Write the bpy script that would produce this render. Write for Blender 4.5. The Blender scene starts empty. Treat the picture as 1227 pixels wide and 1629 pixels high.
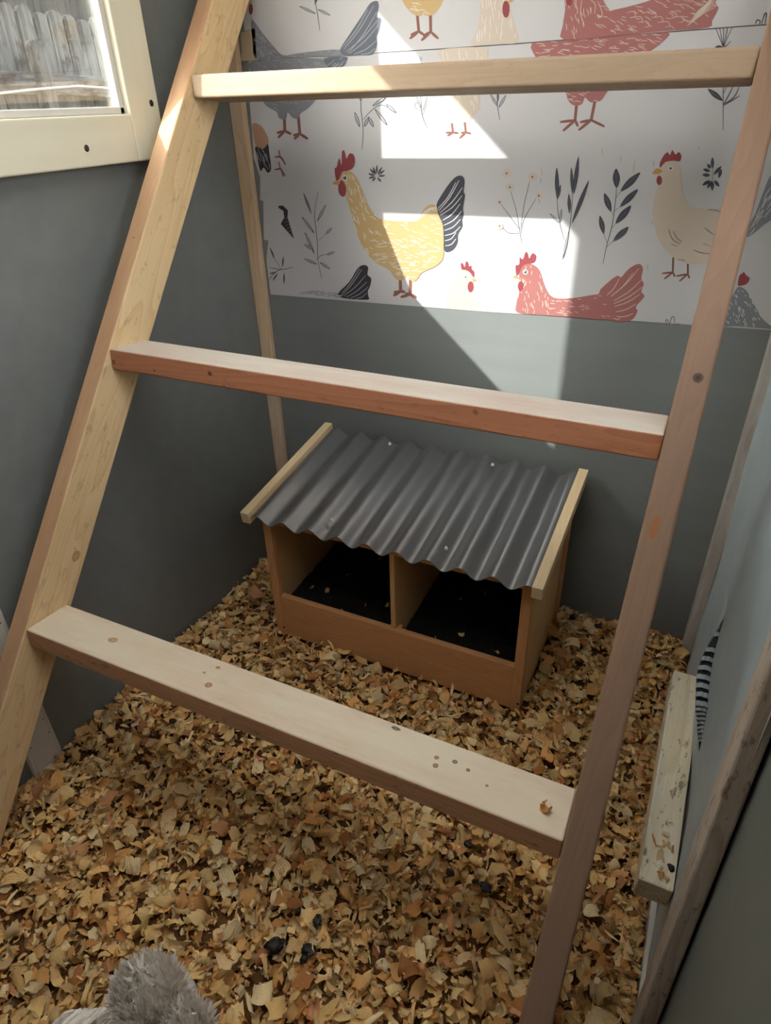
import bpy, bmesh, math, random
import numpy as np
from mathutils import Vector, Matrix, noise
from mathutils.geometry import tessellate_polygon
random.seed(7)
rng = np.random.default_rng(7)
S = bpy.context.scene
COL = S.collection

# ------------------------------------------------------------------ camera
F_PX, PITCH, ROLL, YAW = 1049.24, math.radians(32.075), math.radians(-1.7325), math.radians(-26.6497)
IMG_W, IMG_H = 1227, 1629
fw = np.array([math.sin(YAW)*math.cos(PITCH), math.cos(YAW)*math.cos(PITCH), -math.sin(PITCH)])
_r = np.array([math.cos(YAW), -math.sin(YAW), 0.0]); _u = np.cross(_r, fw)
rt = _r*math.cos(ROLL)+_u*math.sin(ROLL); up = -_r*math.sin(ROLL)+_u*math.cos(ROLL)
cam = bpy.data.cameras.new('camera'); camo = bpy.data.objects.new('camera', cam); COL.objects.link(camo)
cam.sensor_fit = 'HORIZONTAL'; cam.sensor_width = 36; cam.lens = 36*F_PX/IMG_W; cam.clip_start = .01
camo.matrix_world = Matrix(((rt[0], up[0], -fw[0], 0), (rt[1], up[1], -fw[1], 0), (rt[2], up[2], -fw[2], 0), (0, 0, 0, 1)))
S.camera = camo

# ------------------------------------------------------------------ light
S.view_settings.view_transform = 'Standard'; S.view_settings.look = 'None'
S.view_settings.gamma = 1; S.view_settings.use_curve_mapping = False
S.view_settings.exposure = 1.5
world = bpy.data.worlds.new('sky'); S.world = world; world.use_nodes = True
wn = world.node_tree.nodes; wl = world.node_tree.links
bg = wn['Background']
sky = wn.new('ShaderNodeTexSky'); sky.sky_type = 'NISHITA'; sky.sun_disc = False
sky.sun_elevation = math.radians(33); sky.sun_rotation = math.radians(225); sky.air_density = 1.0; sky.dust_density = 3.0; sky.ozone_density = 1.0
hs = wn.new('ShaderNodeHueSaturation'); hs.inputs['Saturation'].default_value = .25
wl.new(sky.outputs[0], hs.inputs['Color']); wl.new(hs.outputs[0], bg.inputs['Color'])
bg.inputs['Strength'].default_value = 0.45
SUN_DIR = Vector((1.0, 1.0, -0.90)).normalized()
sun = bpy.data.lights.new('sun', 'SUN'); suno = bpy.data.objects.new('sun', sun); COL.objects.link(suno)
sun.energy = 5.6; sun.angle = math.radians(.6); sun.color = (1, .99, .96)
suno.rotation_euler = SUN_DIR.to_track_quat('-Z', 'Y').to_euler()

# ------------------------------------------------------------------ geometry of the room (metres, camera eye = origin)
XL, XR, D, ZF = -1.0695, .1265, 1.4289, -1.183
YF, ZT = -.42, .72

def ray(p): return fw + rt*(p[0]-IMG_W/2)/F_PX - up*(p[1]-IMG_H/2)/F_PX
def onx(p, X): r = ray(p); return Vector(r*X/r[0])
def ony(p, Y): r = ray(p); return Vector(r*Y/r[1])
def onz(p, Z): r = ray(p); return Vector(r*Z/r[2])
def onplane(p, o, n):
    r = Vector(ray(p)); return r*(o.dot(n)/r.dot(n))

# ------------------------------------------------------------------ materials
def srgb(r, g, b):
    f = lambda c: (c/255/12.92 if c/255 <= .04045 else ((c/255+.055)/1.055)**2.4)
    return (f(r), f(g), f(b), 1)
class NT:
    def __init__(s, name, rough=.6, spec=.3):
        s.m = bpy.data.materials.new(name); s.m.use_nodes = True
        s.t = s.m.node_tree; s.n = s.t.nodes; s.p = s.n['Principled BSDF']
        s.p.inputs['Roughness'].default_value = rough; s.p.inputs['Specular IOR Level'].default_value = spec
    def new(s, typ, **kw):
        o = s.n.new(typ)
        for k, v in kw.items(): setattr(o, k, v)
        return o
    def link(s, a, b): s.t.links.new(a, b)
    def coord(s, scale=(1, 1, 1), kind='Object', loc=(0, 0, 0), rot=(0, 0, 0)):
        c = s.new('ShaderNodeTexCoord'); m = s.new('ShaderNodeMapping')
        m.inputs['Scale'].default_value = scale; m.inputs['Location'].default_value = loc; m.inputs['Rotation'].default_value = rot
        s.link(c.outputs[kind], m.inputs[0]); return m.outputs[0]
    def noise(s, vec, scale=5, detail=4, rough=.6, dist=0):
        o = s.new('ShaderNodeTexNoise'); o.inputs['Scale'].default_value = scale; o.inputs['Detail'].default_value = detail
        o.inputs['Roughness'].default_value = rough; o.inputs['Distortion'].default_value = dist
        if vec is not None: s.link(vec, o.inputs['Vector'])
        return o.outputs['Fac']
    def ramp(s, fac, stops):
        o = s.new('ShaderNodeValToRGB'); e = o.color_ramp.elements
        while len(e) < len(stops): e.new(.5)
        for i, (p, c) in enumerate(stops): e[i].position = p; e[i].color = c if len(c) == 4 else (*c, 1)
        s.link(fac, o.inputs[0]); return o.outputs[0]
    def mix(s, fac, a, b, mode='MIX'):
        o = s.new('ShaderNodeMix', data_type='RGBA', blend_type=mode)
        for inp, v in ((o.inputs[0], fac), (o.inputs[6], a), (o.inputs[7], b)):
            if hasattr(v, 'is_linked') or hasattr(v, 'links'): s.link(v, inp)
            else: inp.default_value = v
        return o.outputs[2]
    def math(s, op, a, b=0.0):
        o = s.new('ShaderNodeMath', operation=op)
        for inp, v in ((o.inputs[0], a), (o.inputs[1], b)):
            if hasattr(v, 'links'): s.link(v, inp)
            else: inp.default_value = v
        return o.outputs[0]
    def bump(s, h, strength=.3, dist=.002):
        b = s.new('ShaderNodeBump'); b.inputs['Strength'].default_value = strength; b.inputs['Distance'].default_value = dist
        s.link(h, b.inputs['Height']); s.link(b.outputs[0], s.p.inputs['Normal'])
    def color(s, c):
        if hasattr(c, 'links'): s.link(c, s.p.inputs['Base Color'])
        else: s.p.inputs['Base Color'].default_value = c
        return s.m
def K(v): return (v, v, v, 1)

def wood(name, light, dark, knots=(), stain=None, stain_amt=.0, seed=0.0, rough=.62, weather=0.0, ringscale=16, grain=.55, dirt=0.0, tread=None, aged=None):
    """pine: rings stretched along the local X axis; knots are (x,y,z,radius,length factor,colour)"""
    t = NT(name, rough, .25)
    v = t.coord((1.1, 9, 9), loc=(seed, seed*1.7, seed*.6))
    w = t.noise(v, 1.3, 2, .5, .35)
    rings = t.math('FRACT', t.math('MULTIPLY', w, ringscale))
    rr = t.ramp(rings, [(0, K(.0)), (.72, K(.55)), (.93, K(1)), (1, K(0))])
    fine = t.noise(t.coord((6, 260, 260), loc=(seed, 0, 0)), 1, 3, .6)
    c = t.mix(t.math('MULTIPLY', rr, grain), light, dark)
    c = t.mix(t.ramp(fine, [(.35, K(.0)), (.75, K(.35))]), c, dark)
    broad = t.noise(t.coord((2, 6, 6), loc=(seed*2, 3, 1)), 1, 3)
    c = t.mix(t.ramp(broad, [(.35, K(0)), (.7, K(.35))]), c, (light[0]*.82, light[1]*.72, light[2]*.6, 1))
    if weather:
        wv = t.noise(t.coord((5, 30, 30), loc=(seed, 9, 2)), 1, 5, .7)
        c = t.mix(t.ramp(wv, [(.42, K(0)), (.62, K(weather))]), c, srgb(196, 190, 180))
    if dirt:
        dv = t.noise(t.coord((14, 30, 30), loc=(seed, 5, 7)), 2.2, 4, .75)
        c = t.mix(t.ramp(dv, [(.575, K(0)), (.64, K(dirt))]), c, srgb(92, 70, 50))
    if aged:   # darker brown tone mixed unevenly onto the front face (local -y)
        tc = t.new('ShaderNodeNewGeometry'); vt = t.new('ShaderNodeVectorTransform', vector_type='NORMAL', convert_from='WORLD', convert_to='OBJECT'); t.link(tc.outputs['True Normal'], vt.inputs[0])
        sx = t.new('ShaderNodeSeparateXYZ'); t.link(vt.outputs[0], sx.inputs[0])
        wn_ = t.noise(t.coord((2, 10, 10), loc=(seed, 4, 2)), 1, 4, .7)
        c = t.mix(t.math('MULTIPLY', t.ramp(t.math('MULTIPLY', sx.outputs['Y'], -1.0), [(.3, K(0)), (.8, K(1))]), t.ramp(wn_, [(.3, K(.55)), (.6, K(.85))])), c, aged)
    if tread:   # grey foot wear and dust on the walked-on face (local +z), fading over the rounded edge
        tc = t.new('ShaderNodeNewGeometry'); vt = t.new('ShaderNodeVectorTransform', vector_type='NORMAL', convert_from='WORLD', convert_to='OBJECT'); t.link(tc.outputs['True Normal'], vt.inputs[0])
        sx = t.new('ShaderNodeSeparateXYZ'); t.link(vt.outputs[0], sx.inputs[0])
        wn_ = t.noise(t.coord((3, 14, 14), loc=(seed, 2, 2)), 1, 4, .7)
        c = t.mix(t.math('MULTIPLY', t.ramp(sx.outputs['Z'], [(.3, K(0)), (.8, K(1))]), t.ramp(wn_, [(.3, K(.6)), (.6, K(.95))])), c, tread)
    for (kx, ky, kz, kr, kl, kc) in knots:
        tc = t.new('ShaderNodeTexCoord'); s1 = t.new('ShaderNodeVectorMath', operation='SUBTRACT'); s1.inputs[1].default_value = (kx, ky, kz)
        t.link(tc.outputs['Object'], s1.inputs[0])
        s2 = t.new('ShaderNodeVectorMath', operation='MULTIPLY'); s2.inputs[1].default_value = (1/(kr*kl), 1/kr, 1/kr); t.link(s1.outputs[0], s2.inputs[0])
        s3 = t.new('ShaderNodeVectorMath', operation='LENGTH'); t.link(s2.outputs[0], s3.inputs[0])
        nz = t.noise(t.coord((90, 90, 90)), 1, 2)
        dist = t.math('ADD', s3.outputs['Value'], t.math('MULTIPLY', nz, .5))
        m = t.ramp(dist, [(0, K(.9)), (.42, K(.55)), (.6, K(.85)), (.9, K(.75)), (1, K(0))])
        c = t.mix(m, c, kc)
    t.bump(t.math('ADD', rr, fine), .25, .0006)
    return t.color(c)

PALE, PALED = srgb(232, 212, 170), srgb(205, 168, 112)
ORG, ORGD = srgb(205, 140, 98), srgb(150, 88, 56)

def paint(name, base, dark, rough=.5, streak=(3, 40, 40), amt=.35, seed=0, spec=.3, bumpd=.0008):
    t = NT(name, rough, spec)
    n1 = t.noise(t.coord(streak, loc=(seed, seed, 0)), 1, 5, .65)
    n2 = t.noise(t.coord((1.5, 1.5, 1.5)), 2, 3)
    c = t.mix(t.ramp(n1, [(.3, K(0)), (.75, K(amt))]), base, dark)
    c = t.mix(t.ramp(n2, [(.4, K(0)), (.7, K(amt*.6))]), c, dark)
    t.bump(n1, .2, bumpd)
    return t.color(c)
def scuffed(name, base, dark, chip):
    t = NT(name, .48, .35)
    n1 = t.noise(t.coord((2, 22, 22)), 1, 5, .65)
    n2 = t.noise(t.coord((1.2, 1.2, 1.2)), 2, 3)
    c = t.mix(t.ramp(n1, [(.3, K(0)), (.75, K(.5))]), base, dark)
    c = t.mix(t.ramp(n2, [(.4, K(0)), (.7, K(.35))]), c, dark)
    n3 = t.noise(t.coord((10, 46, 46), rot=(0, .3, .3)), 1.3, 4, .7)
    c = t.mix(t.ramp(n3, [(.71, K(0)), (.76, K(.35))]), c, chip)
    t.bump(n1, .18, .0008)
    return t.color(c)
M = {}
M['wall'] = scuffed('grey_wall_paint', srgb(122, 124, 121), srgb(104, 106, 104), srgb(150, 148, 142))
M['sheet'] = scuffed('blue_grey_sheet', srgb(178, 188, 190), srgb(156, 164, 166), srgb(196, 202, 202))
M['lowpanel'] = scuffed('olive_grey_panel', srgb(118, 120, 112), srgb(104, 106, 98), srgb(140, 140, 130))
M['cream'] = paint('cream_paint', srgb(226, 218, 194), srgb(206, 196, 168), .45, (3, 30, 30), .4)
M['white'] = paint('white_paint', srgb(214, 208, 198), srgb(190, 182, 170), .5, (30, 30, 3), .4)
M['trimwood'] = wood('trim_pine', srgb(214, 186, 152), srgb(176, 138, 104), seed=3.3, weather=.25)
M['greytrim'] = wood('greyed_trim', srgb(176, 166, 158), srgb(146, 134, 126), seed=5.3, weather=.5)
M['jamb'] = wood('worn_trim', srgb(188, 170, 152), srgb(138, 112, 90), seed=8.1, weather=.5, dirt=.6)
M['box'] = wood('nest_pine', srgb(226, 184, 128), srgb(196, 146, 92), seed=1.2, grain=.4)
M['boxf'] = wood('nest_front_pine', srgb(216, 160, 108), srgb(186, 124, 78), seed=4.6, grain=.4)
M['batten'] = wood('nest_batten_pine', srgb(232, 208, 168), srgb(206, 172, 124), seed=6.2, grain=.3)
M['ledger'] = wood('ledger_pine', srgb(240, 230, 204), srgb(206, 178, 132), seed=2.2, weather=.5, dirt=.7)
M['ply'] = wood('ply', srgb(170, 140, 105), srgb(140, 110, 80), seed=9.2)
t = NT('roof_plastic', .30, .5); t.p.inputs['IOR'].default_value = 2.5
n2 = t.noise(t.coord((30, 30, 30)), 2, 5, .8)
M['roof'] = t.color(t.mix(t.ramp(n2, [(.70, K(0)), (.76, K(.35))]), srgb(84, 83, 85), srgb(165, 160, 155)))
t = NT('black_turf', .9, .1); M['turf'] = t.color(t.mix(t.noise(t.coord((60, 60, 60)), 2, 3), srgb(24, 24, 22), srgb(44, 42, 38)))
t = NT('screw_cap', .4); M['cap'] = t.color(srgb(225, 225, 225))
t = NT('screw_dark', .35, .6); t.p.inputs['Metallic'].default_value = .8; M['screw'] = t.color(srgb(70, 66, 60))
t = NT('dark_hole', .9); M['hole'] = t.color(srgb(30, 24, 20))
t = NT('dropping_black', .55, .4); M['drop'] = t.color(t.mix(t.ramp(t.noise(t.coord((60, 60, 60)), 1.5, 4), [(.58, K(0)), (.68, K(1))]), srgb(34, 30, 26), srgb(150, 146, 138)))
t = NT('flute_plastic', .4, .4); M['flute'] = t.color(srgb(150, 158, 160))
def flat(name, c, rough=.6): t = NT(name, rough, .25); return t.color(c)
# glass with Fresnel-weighted mirror and clear pass-through, a little dirty
t = NT('window_glass'); out = t.n['Material Output']; tr = t.new('ShaderNodeBsdfTransparent'); gl = t.new('ShaderNodeBsdfGlossy'); gl.inputs['Roughness'].default_value = .01
tr.inputs['Color'].default_value = (.93, .96, .95, 1)
df = t.new('ShaderNodeBsdfDiffuse'); df.inputs['Color'].default_value = (.7, .72, .7, 1)
ge = t.new('ShaderNodeNewGeometry'); dt = t.new('ShaderNodeVectorMath', operation='DOT_PRODUCT'); t.link(ge.outputs['Normal'], dt.inputs[0]); t.link(ge.outputs['Incoming'], dt.inputs[1])
fr = t.math('ADD', t.math('MULTIPLY', t.math('POWER', t.math('SUBTRACT', 1.0, t.math('ABSOLUTE', dt.outputs['Value'])), 5.0), .85), .12)
m1 = t.new('ShaderNodeMixShader'); m2 = t.new('ShaderNodeMixShader')
t.link(fr, m1.inputs[0]); t.link(tr.outputs[0], m1.inputs[1]); t.link(gl.outputs[0], m1.inputs[2])
dn = t.ramp(t.noise(t.coord((9, 9, 30)), 2, 4, .7), [(.4, K(.01)), (.75, K(.06))])
t.link(dn, m2.inputs[0]); t.link(m1.outputs[0], m2.inputs[1]); t.link(df.outputs[0], m2.inputs[2]); t.link(m2.outputs[0], out.inputs[0])
M['glass'] = t.m

# ------------------------------------------------------------------ builders
def link(me, name, mat, parent=None, mw=None):
    o = bpy.data.objects.new(name, me); COL.objects.link(o)
    for m in (mat if isinstance(mat, (list, tuple)) else [mat]):
        if m: me.materials.append(m)
    mw = mw or Matrix.Identity(4)
    if parent: o.parent = parent; o.matrix_local = PM[parent.name].inverted() @ mw
    else: o.matrix_local = mw
    PM[o.name] = mw
    return o
PM = {}
def empty(name, loc, label, cat, group=None):
    o = bpy.data.objects.new(name, None); COL.objects.link(o); o.location = loc; o.empty_display_size = .05
    PM[o.name] = Matrix.Translation(loc); tag(o, label, cat, group); return o
def tag(o, label, cat, group=None):
    o['label'] = label; o['category'] = cat
    if group: o['group'] = group
    return o
def bm_mesh(bm, name, smooth=False):
    me = bpy.data.meshes.new(name); bm.to_mesh(me); bm.free()
    if smooth:
        for p in me.polygons: p.use_smooth = True
    return me
def axes(o, ex, ey):
    ex = Vector(ex).normalized(); ey = Vector(ey); ey = (ey - ex*ey.dot(ex)).normalized(); ez = ex.cross(ey)
    m = Matrix.Identity(4)
    for i, a in enumerate((ex, ey, ez)):
        for j in range(3): m[j][i] = a[j]
    m.translation = o; return m
def box_bm(x0, x1, y0, y1, z0, z1, bev=.002, seg=2, wob=0):
    bm = bmesh.new()
    bmesh.ops.create_cube(bm, size=1)
    for v in bm.verts:
        v.co = Vector((x0+(v.co.x+.5)*(x1-x0), y0+(v.co.y+.5)*(y1-y0), z0+(v.co.z+.5)*(z1-z0)))
    if bev: bmesh.ops.bevel(bm, geom=bm.edges[:], offset=bev, segments=seg, affect='EDGES', profile=.5)
    return bm
def board(name, o, ex, ey, dims, mat, parent=None, bev=.002, seg=2):
    """dims = (x0,x1,y0,y1,z0,z1) in the local frame whose x runs along ex"""
    me = bm_mesh(box_bm(*dims, bev, seg), name)
    return link(me, name, mat, parent, axes(Vector(o), ex, ey))
def wbox(name, x0, x1, y0, y1, z0, z1, mat, parent=None, bev=.0015, along='x'):
    c = Vector(((x0+x1)/2, (y0+y1)/2, (z0+z1)/2)); h = Vector((x1-x0, y1-y0, z1-z0))/2
    if along == 'x': ex, ey, d = (1, 0, 0), (0, 1, 0), (h.x, h.y, h.z)
    elif along == 'y': ex, ey, d = (0, 1, 0), (0, 0, 1), (h.y, h.z, h.x)
    else: ex, ey, d = (0, 0, 1), (1, 0, 0), (h.z, h.x, h.y)
    return board(name, c, ex, ey, (-d[0], d[0], -d[1], d[1], -d[2], d[2]), mat, parent, bev)
def disc(name, p, n, r, h, mat, parent, seg=14, dome=True):
    bm = bmesh.new(); bmesh.ops.create_cone(bm, cap_ends=True, segments=seg, radius1=r, radius2=r*(.6 if dome else .9), depth=h)
    me = bm_mesh(bm, name)
    q = Vector(n).to_track_quat('Z', 'Y').to_matrix().to_4x4(); q.translation = Vector(p)+Vector(n).normalized()*h*.4
    return link(me, name, mat, parent, q)
def struct(o): o['kind'] = 'structure'; return o
def from_np(name, V, Fc, mat, parent=None, smooth=False):
    me = bpy.data.meshes.new(name); me.from_pydata([tuple(v) for v in V], [], [tuple(f) for f in Fc]); me.update()
    if smooth: me.polygons.foreach_set('use_smooth', [True]*len(me.polygons))
    return link(me, name, mat, parent)

# ------------------------------------------------------------------ room shell
struct(wbox('floor', XL-.05, XR+.05, YF-.05, D+.05, ZF-.09, ZF-.05, M['ply'], bev=0))
struct(wbox('wall_back', XL-.05, XR+.05, D, D+.025, ZF-.09, ZT, M['wall'], bev=0))
struct(wbox('wall_front', XL-.05, XR+.05, YF-.025, YF, ZF-.09, ZT, M['wall'], bev=0))
# ceiling boards around an unseen translucent panel, added for soft top light
PX0, PX1, PY0, PY1 = -.92, -.06, .10, .84
bm = bmesh.new()
for (x0, x1, y0, y1) in ((XL-.12, PX0, YF-.1, D+.1), (PX1, XR+.12, YF-.1, D+.1), (PX0, PX1, YF-.1, PY0), (PX0, PX1, PY1, D+.1)):
    q = bmesh.ops.create_cube(bm, size=1)
    for v in q['verts']: v.co = Vector((x0+(v.co.x+.5)*(x1-x0), y0+(v.co.y+.5)*(y1-y0), ZT+(v.co.z+.5)*.02))
ceil = struct(link(bm_mesh(bm, 'ceiling'), 'ceiling', M['cream']))
t = NT('added_light_panel'); tl = t.new('ShaderNodeBsdfTranslucent'); tl.inputs['Color'].default_value = (.80, .81, .80, 1); t.link(tl.outputs[0], t.n['Material Output'].inputs[0]); M['frost'] = t.m
wbox('added_top_light', PX0-.02, PX1+.02, PY0-.02, PY1+.02, ZT+.0205, ZT+.0225, M['frost'], ceil, 0)

def holed_wall(name, X0, X1, ya, yb, za, zb, hy0, hy1, hz0, hz1, mat):
    """wall slab in the y/z plane, one rectangular hole"""
    bm = bmesh.new()
    ys, zs = [ya, hy0, hy1, yb], [za, hz0, hz1, zb]
    def vs(X): return [[bm.verts.new((X, y, z)) for z in zs] for y in ys]
    A, B = vs(X0), vs(X1)
    for i in range(3):
        for j in range(3):
            if i == 1 and j == 1: continue
            bm.faces.new((A[i][j], A[i+1][j], A[i+1][j+1], A[i][j+1])); bm.faces.new((B[i][j], B[i][j+1], B[i+1][j+1], B[i+1][j]))
    for (i, j), (k, l) in (((1, 1), (2, 1)), ((2, 1), (2, 2)), ((2, 2), (1, 2)), ((1, 2), (1, 1)), ((0, 0), (3, 0)), ((3, 0), (3, 3)), ((3, 3), (0, 3)), ((0, 3), (0, 0))):
        bm.faces.new((A[i][j], A[k][l], B[k][l], B[i][j]))
    bmesh.ops.recalc_face_normals(bm, faces=bm.faces)
    return struct(link(bm_mesh(bm, name), name, mat))
# window opening in the left wall (far edge, near edge, sill, head)
WY1, WY0, WZ0, WZ1 = 1.080, .614, -.012, .488
holed_wall('wall_left', XL-.006, XL, YF, D, ZF-.09, ZT, WY0, WY1, WZ0, WZ1, M['wall'])
# right wall: unseen open hatch above the low panel, placed and sized for side light
HY0, HY1, HZ0, HZ1 = .20, .90, -.15, .55
holed_wall('wall_right', XR+.012, XR+.03, YF, D, ZF-.09, ZT, HY0, HY1, HZ0, HZ1, M['lowpanel'])

# window frame, beads, glass, screws
win = bpy.data.objects.new('window_1', None); COL.objects.link(win); win.location = (XL, .86, .25); PM['window_1'] = Matrix.Translation(win.location); struct(win)
FX0, FX1, FWd = XL, XL+.024, .078
b = .012
oy = onx((253, 168), FX1).y - WY1
wbox('frame_stile', FX0, FX1, WY1, WY1+oy, WZ0-FWd, WZ1+FWd, M['cream'], win, .003, 'z')
wbox('frame_stile', FX0, FX1, WY0-FWd, WY0, WZ0-FWd, WZ1+FWd, M['cream'], win, .003, 'z')
wbox('frame_rail', FX0, FX1, WY0, WY1, WZ0-FWd, WZ0, M['cream'], win, .003, 'y')
wbox('frame_rail', FX0, FX1, WY0, WY1, WZ1, WZ1+FWd, M['cream'], win, .003, 'y')
for (y0, y1, z0, z1, al) in ((WY1-b, WY1, WZ0, WZ1, 'z'), (WY0, WY0+b, WZ0, WZ1, 'z'), (WY0, WY1, WZ0, WZ0+b, 'y'), (WY0, WY1, WZ1-b, WZ1, 'y')):
    wbox('glazing_bead', XL-.004, XL+.012, y0, y1, z0, z1, M['white'], win, .002, al)
gp = wbox('glass_pane', XL-.003, XL+.000, WY0, WY1, WZ0, WZ1, M['glass'], win, 0, 'y')
for px in ((138, 236), (241, 164)):
    disc('screw', onx(px, FX1), (1, 0, 0), .006, .0015, M['screw'], win)
for y, z in ((.62, .54), (1.05, .54), (.56, .2), (.56, -.05)):
    disc('screw', (FX1, y, z), (1, 0, 0), .006, .0015, M['screw'], win)

# corner strip, white moulded batten, right trims
struct(wbox('trim_1', XL+.0005, XL+.036, D-.018, D-.001, ZF-.05, ZT-.01, M['trimwood'], bev=.002, along='z'))
# moulded white batten on the left wall
prof = [(0, 0), (0, .008), (.004, .011), (.008, .009), (.010, .012), (.013, .012), (.062, .012), (.064, .009), (.067, .011), (.071, .008), (.072, 0)]
V = []; n = len(prof)
for z in (ZF-.05, -.02, ZT-.01)[:2]:
    V += [(XL+.0004+h, .453+w, z) for w, h in prof]
Fc = [(i, i+1, n+i+1, n+i) for i in range(n-1)] + [tuple(range(n)), tuple(range(2*n-1, n-1, -1))]
o = from_np('trim_2', V, Fc, M['white']); struct(o); tr2 = o
for z in (-1.10, -1.06, -1.0, -.8):
    for y in (.468, .512): disc('nail_hole', (XL+.0124, y, z), (1, 0, 0), .0016, .0006, M['hole'], tr2, 8)
struct(wbox('trim_3', XR-.016, XR+.008, D-.058, D-.001, ZF-.05, ZT-.01, M['greytrim'], bev=.002, along='z'))
# jamb batten of the hatch, leaning slightly
ja, jb = onx((1227, 1070), XR), onx((1019, 1629), XR)
d_ = (ja-jb).normalized()
struct(board('trim_4', jb-d_*.04, d_, (0, -1, 0), (0, .98, 0, .050, -.014, .008), M['jamb'], bev=.003))

# wavy plastic lining of the right wall with a torn slot showing its flutes
def sheet_x(y, z):
    k = min(1, max(.0, (y-.52)/.12))
    return XR+.004 + k*.004*math.sin(y*21+z*2.0) + k*.0035*math.sin(y*9-1+z*3.1) + k*.002*math.sin(z*13+y*5)
ys = np.linspace(.515, D-.055, 60); zs = np.linspace(ZF-.05, HZ0-.01, 90)
tear_c = [onx((1149, 988), XR), onx((1143, 1040), XR), onx((1137, 1080), XR), onx((1129, 1130), XR), onx((1113, 1195), XR)]
tear_w = [0.0, .013, .020, .017, 0.0]
def tear(z):
    cs = tear_c
    if z > cs[0].z or z < cs[-1].z: return None
    for a, b2, wa, wb in zip(cs, cs[1:], tear_w, tear_w[1:]):
        if b2.z <= z <= a.z or a.z <= z <= b2.z:
            u = (z-a.z)/(b2.z-a.z); return a.y+(b2.y-a.y)*u, wa+(wb-wa)*u
    return None
# sheet built as columns whose y is pulled aside at the tear
def build_sheet(off, name, parent=None):
    zz = sorted(set(list(zs)+[c.z for c in tear_c]+list(np.linspace(tear_c[-1].z, tear_c[0].z, 24))))
    yc = (tear_c[0].y+tear_c[-1].y)/2
    L = np.linspace(0, 1, 26)
    V, Fc = [], []
    for side in (0, 1):
        base = len(V)
        for z in zz:
            tt = tear(z)
            c, w = tt if tt else ((tear_c[0].y if z > tear_c[0].z else tear_c[-1].y), 0)
            e = c
            for l in L:
                y = (.515+(e-.515)*l) if side == 0 else (e+(D-.058-e)*l)
                lip = 0 if side == 0 else w*math.exp(-((y-e)/.09))
                V.append((sheet_x(y, z)-lip-off, y, z))
        m = len(L)
        for i in range(len(zz)-1):
            for j in range(m-1):
                a = base+i*m+j; Fc.append((a, a+1, a+m+1, a+m))
    return from_np(name, V, Fc, M['sheet'], parent, True)
lining = bpy.data.objects.new('plastic_wall_lining', None); COL.objects.link(lining); lining.location = (XR, .95, ZF); PM[lining.name] = Matrix.Translation(lining.location)
tag(lining, 'blue-grey buckled plastic sheet lining the right wall, torn open above the short lumber block', 'wall panel')
build_sheet(.004, 'sheet_face', lining)
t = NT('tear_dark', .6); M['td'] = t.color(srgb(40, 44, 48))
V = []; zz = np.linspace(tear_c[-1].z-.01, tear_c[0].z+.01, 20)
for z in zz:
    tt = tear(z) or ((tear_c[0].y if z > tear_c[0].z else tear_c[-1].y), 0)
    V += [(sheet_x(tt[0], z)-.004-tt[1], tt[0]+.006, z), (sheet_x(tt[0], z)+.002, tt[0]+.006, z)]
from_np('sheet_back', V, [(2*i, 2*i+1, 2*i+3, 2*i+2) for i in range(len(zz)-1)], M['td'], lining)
for k in range(17):
    u = (k+1)/18; z = tear_c[0].z+(tear_c[-1].z-tear_c[0].z)*u
    tt = tear(z)
    if tt[1] < .003: continue
    c, w = tt
    V = []; m = 7
    for i in range(m):
        s_ = i/(m-1); x = sheet_x(c, z)-.004-w*(1-s_)+.004*s_; zz_ = z+.0035*math.sin(s_*math.pi)+rng.normal(0, .0005)
        V += [(x, c-.001, zz_), (x, c+.008, zz_+.001)]
    V += [(v[0], v[1], v[2]+.0012) for v in V]
    Fc = []
    for i in range(m-1):
        a = 2*i; bq = a+2*m
        Fc += [(a, a+1, a+3, a+2), (bq, bq+2, bq+3, bq+1), (a, a+2, bq+2, bq), (a+1, bq+1, bq+3, a+3)]
    from_np('flute', V, Fc, M['flute'], lining)
wb = wbox('trim_5', XR-.006, XR+.004, .50, .76, ZF-.03, ZF+.02, M['white'], bev=.002, along='y'); struct(wb)

# short lumber block on the right wall
la = onx((1072, 1420), XR-.002); lb = onx((1118, 1078), XR-.004)
lz = (la.z+lb.z)/2
blk = empty('lumber_block', (XR-.03, .8, ZF), 'short pale lumber block fixed low along the right wall, littered with shavings', 'lumber')
cols = (XR-.045, XR-.002)
p = onplane((1028, 1403), Vector((0, la.y, 0)), Vector((0, 1, 0)))
lenL = lb.y-la.y+.0
exl = (lb-la).normalized()
kb = board('block', la, exl, (-1, 0, 0), (0, (lb-la).length, 0, .047, -.062, 0), M['ledger'], blk, .003)
LM = PM[kb.name]

# ------------------------------------------------------------------ roosting ladder
L0 = Vector((-0.98559836, 0.51179924, -0.78852185)); W_ = .96; TS = (0, 0.52849116, 1.06985802)
ud = Vector((1, 0.0062, 0)).normalized(); dd = Vector((0.01109299, 0.62372155, 0.7815679)).normalized()
ee = Vector((-0.00485584, 0.78164037, -0.62371047)).normalized()
er = Vector((0.00190762, 0.99472673, -0.10254312)).normalized(); dr = ud.cross(er).normalized()
TH, WD = .038, .089
tlo, thi = -(L0.z-ZF+.04)/dd.z, 1.34
lad = empty('roosting_ladder', (-.5, .2, ZF-.04), 'wooden roosting ladder with three wide flat rungs leaning to the papered wall', 'ladder')
def loc(mw, p): return mw.inverted() @ p
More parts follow.
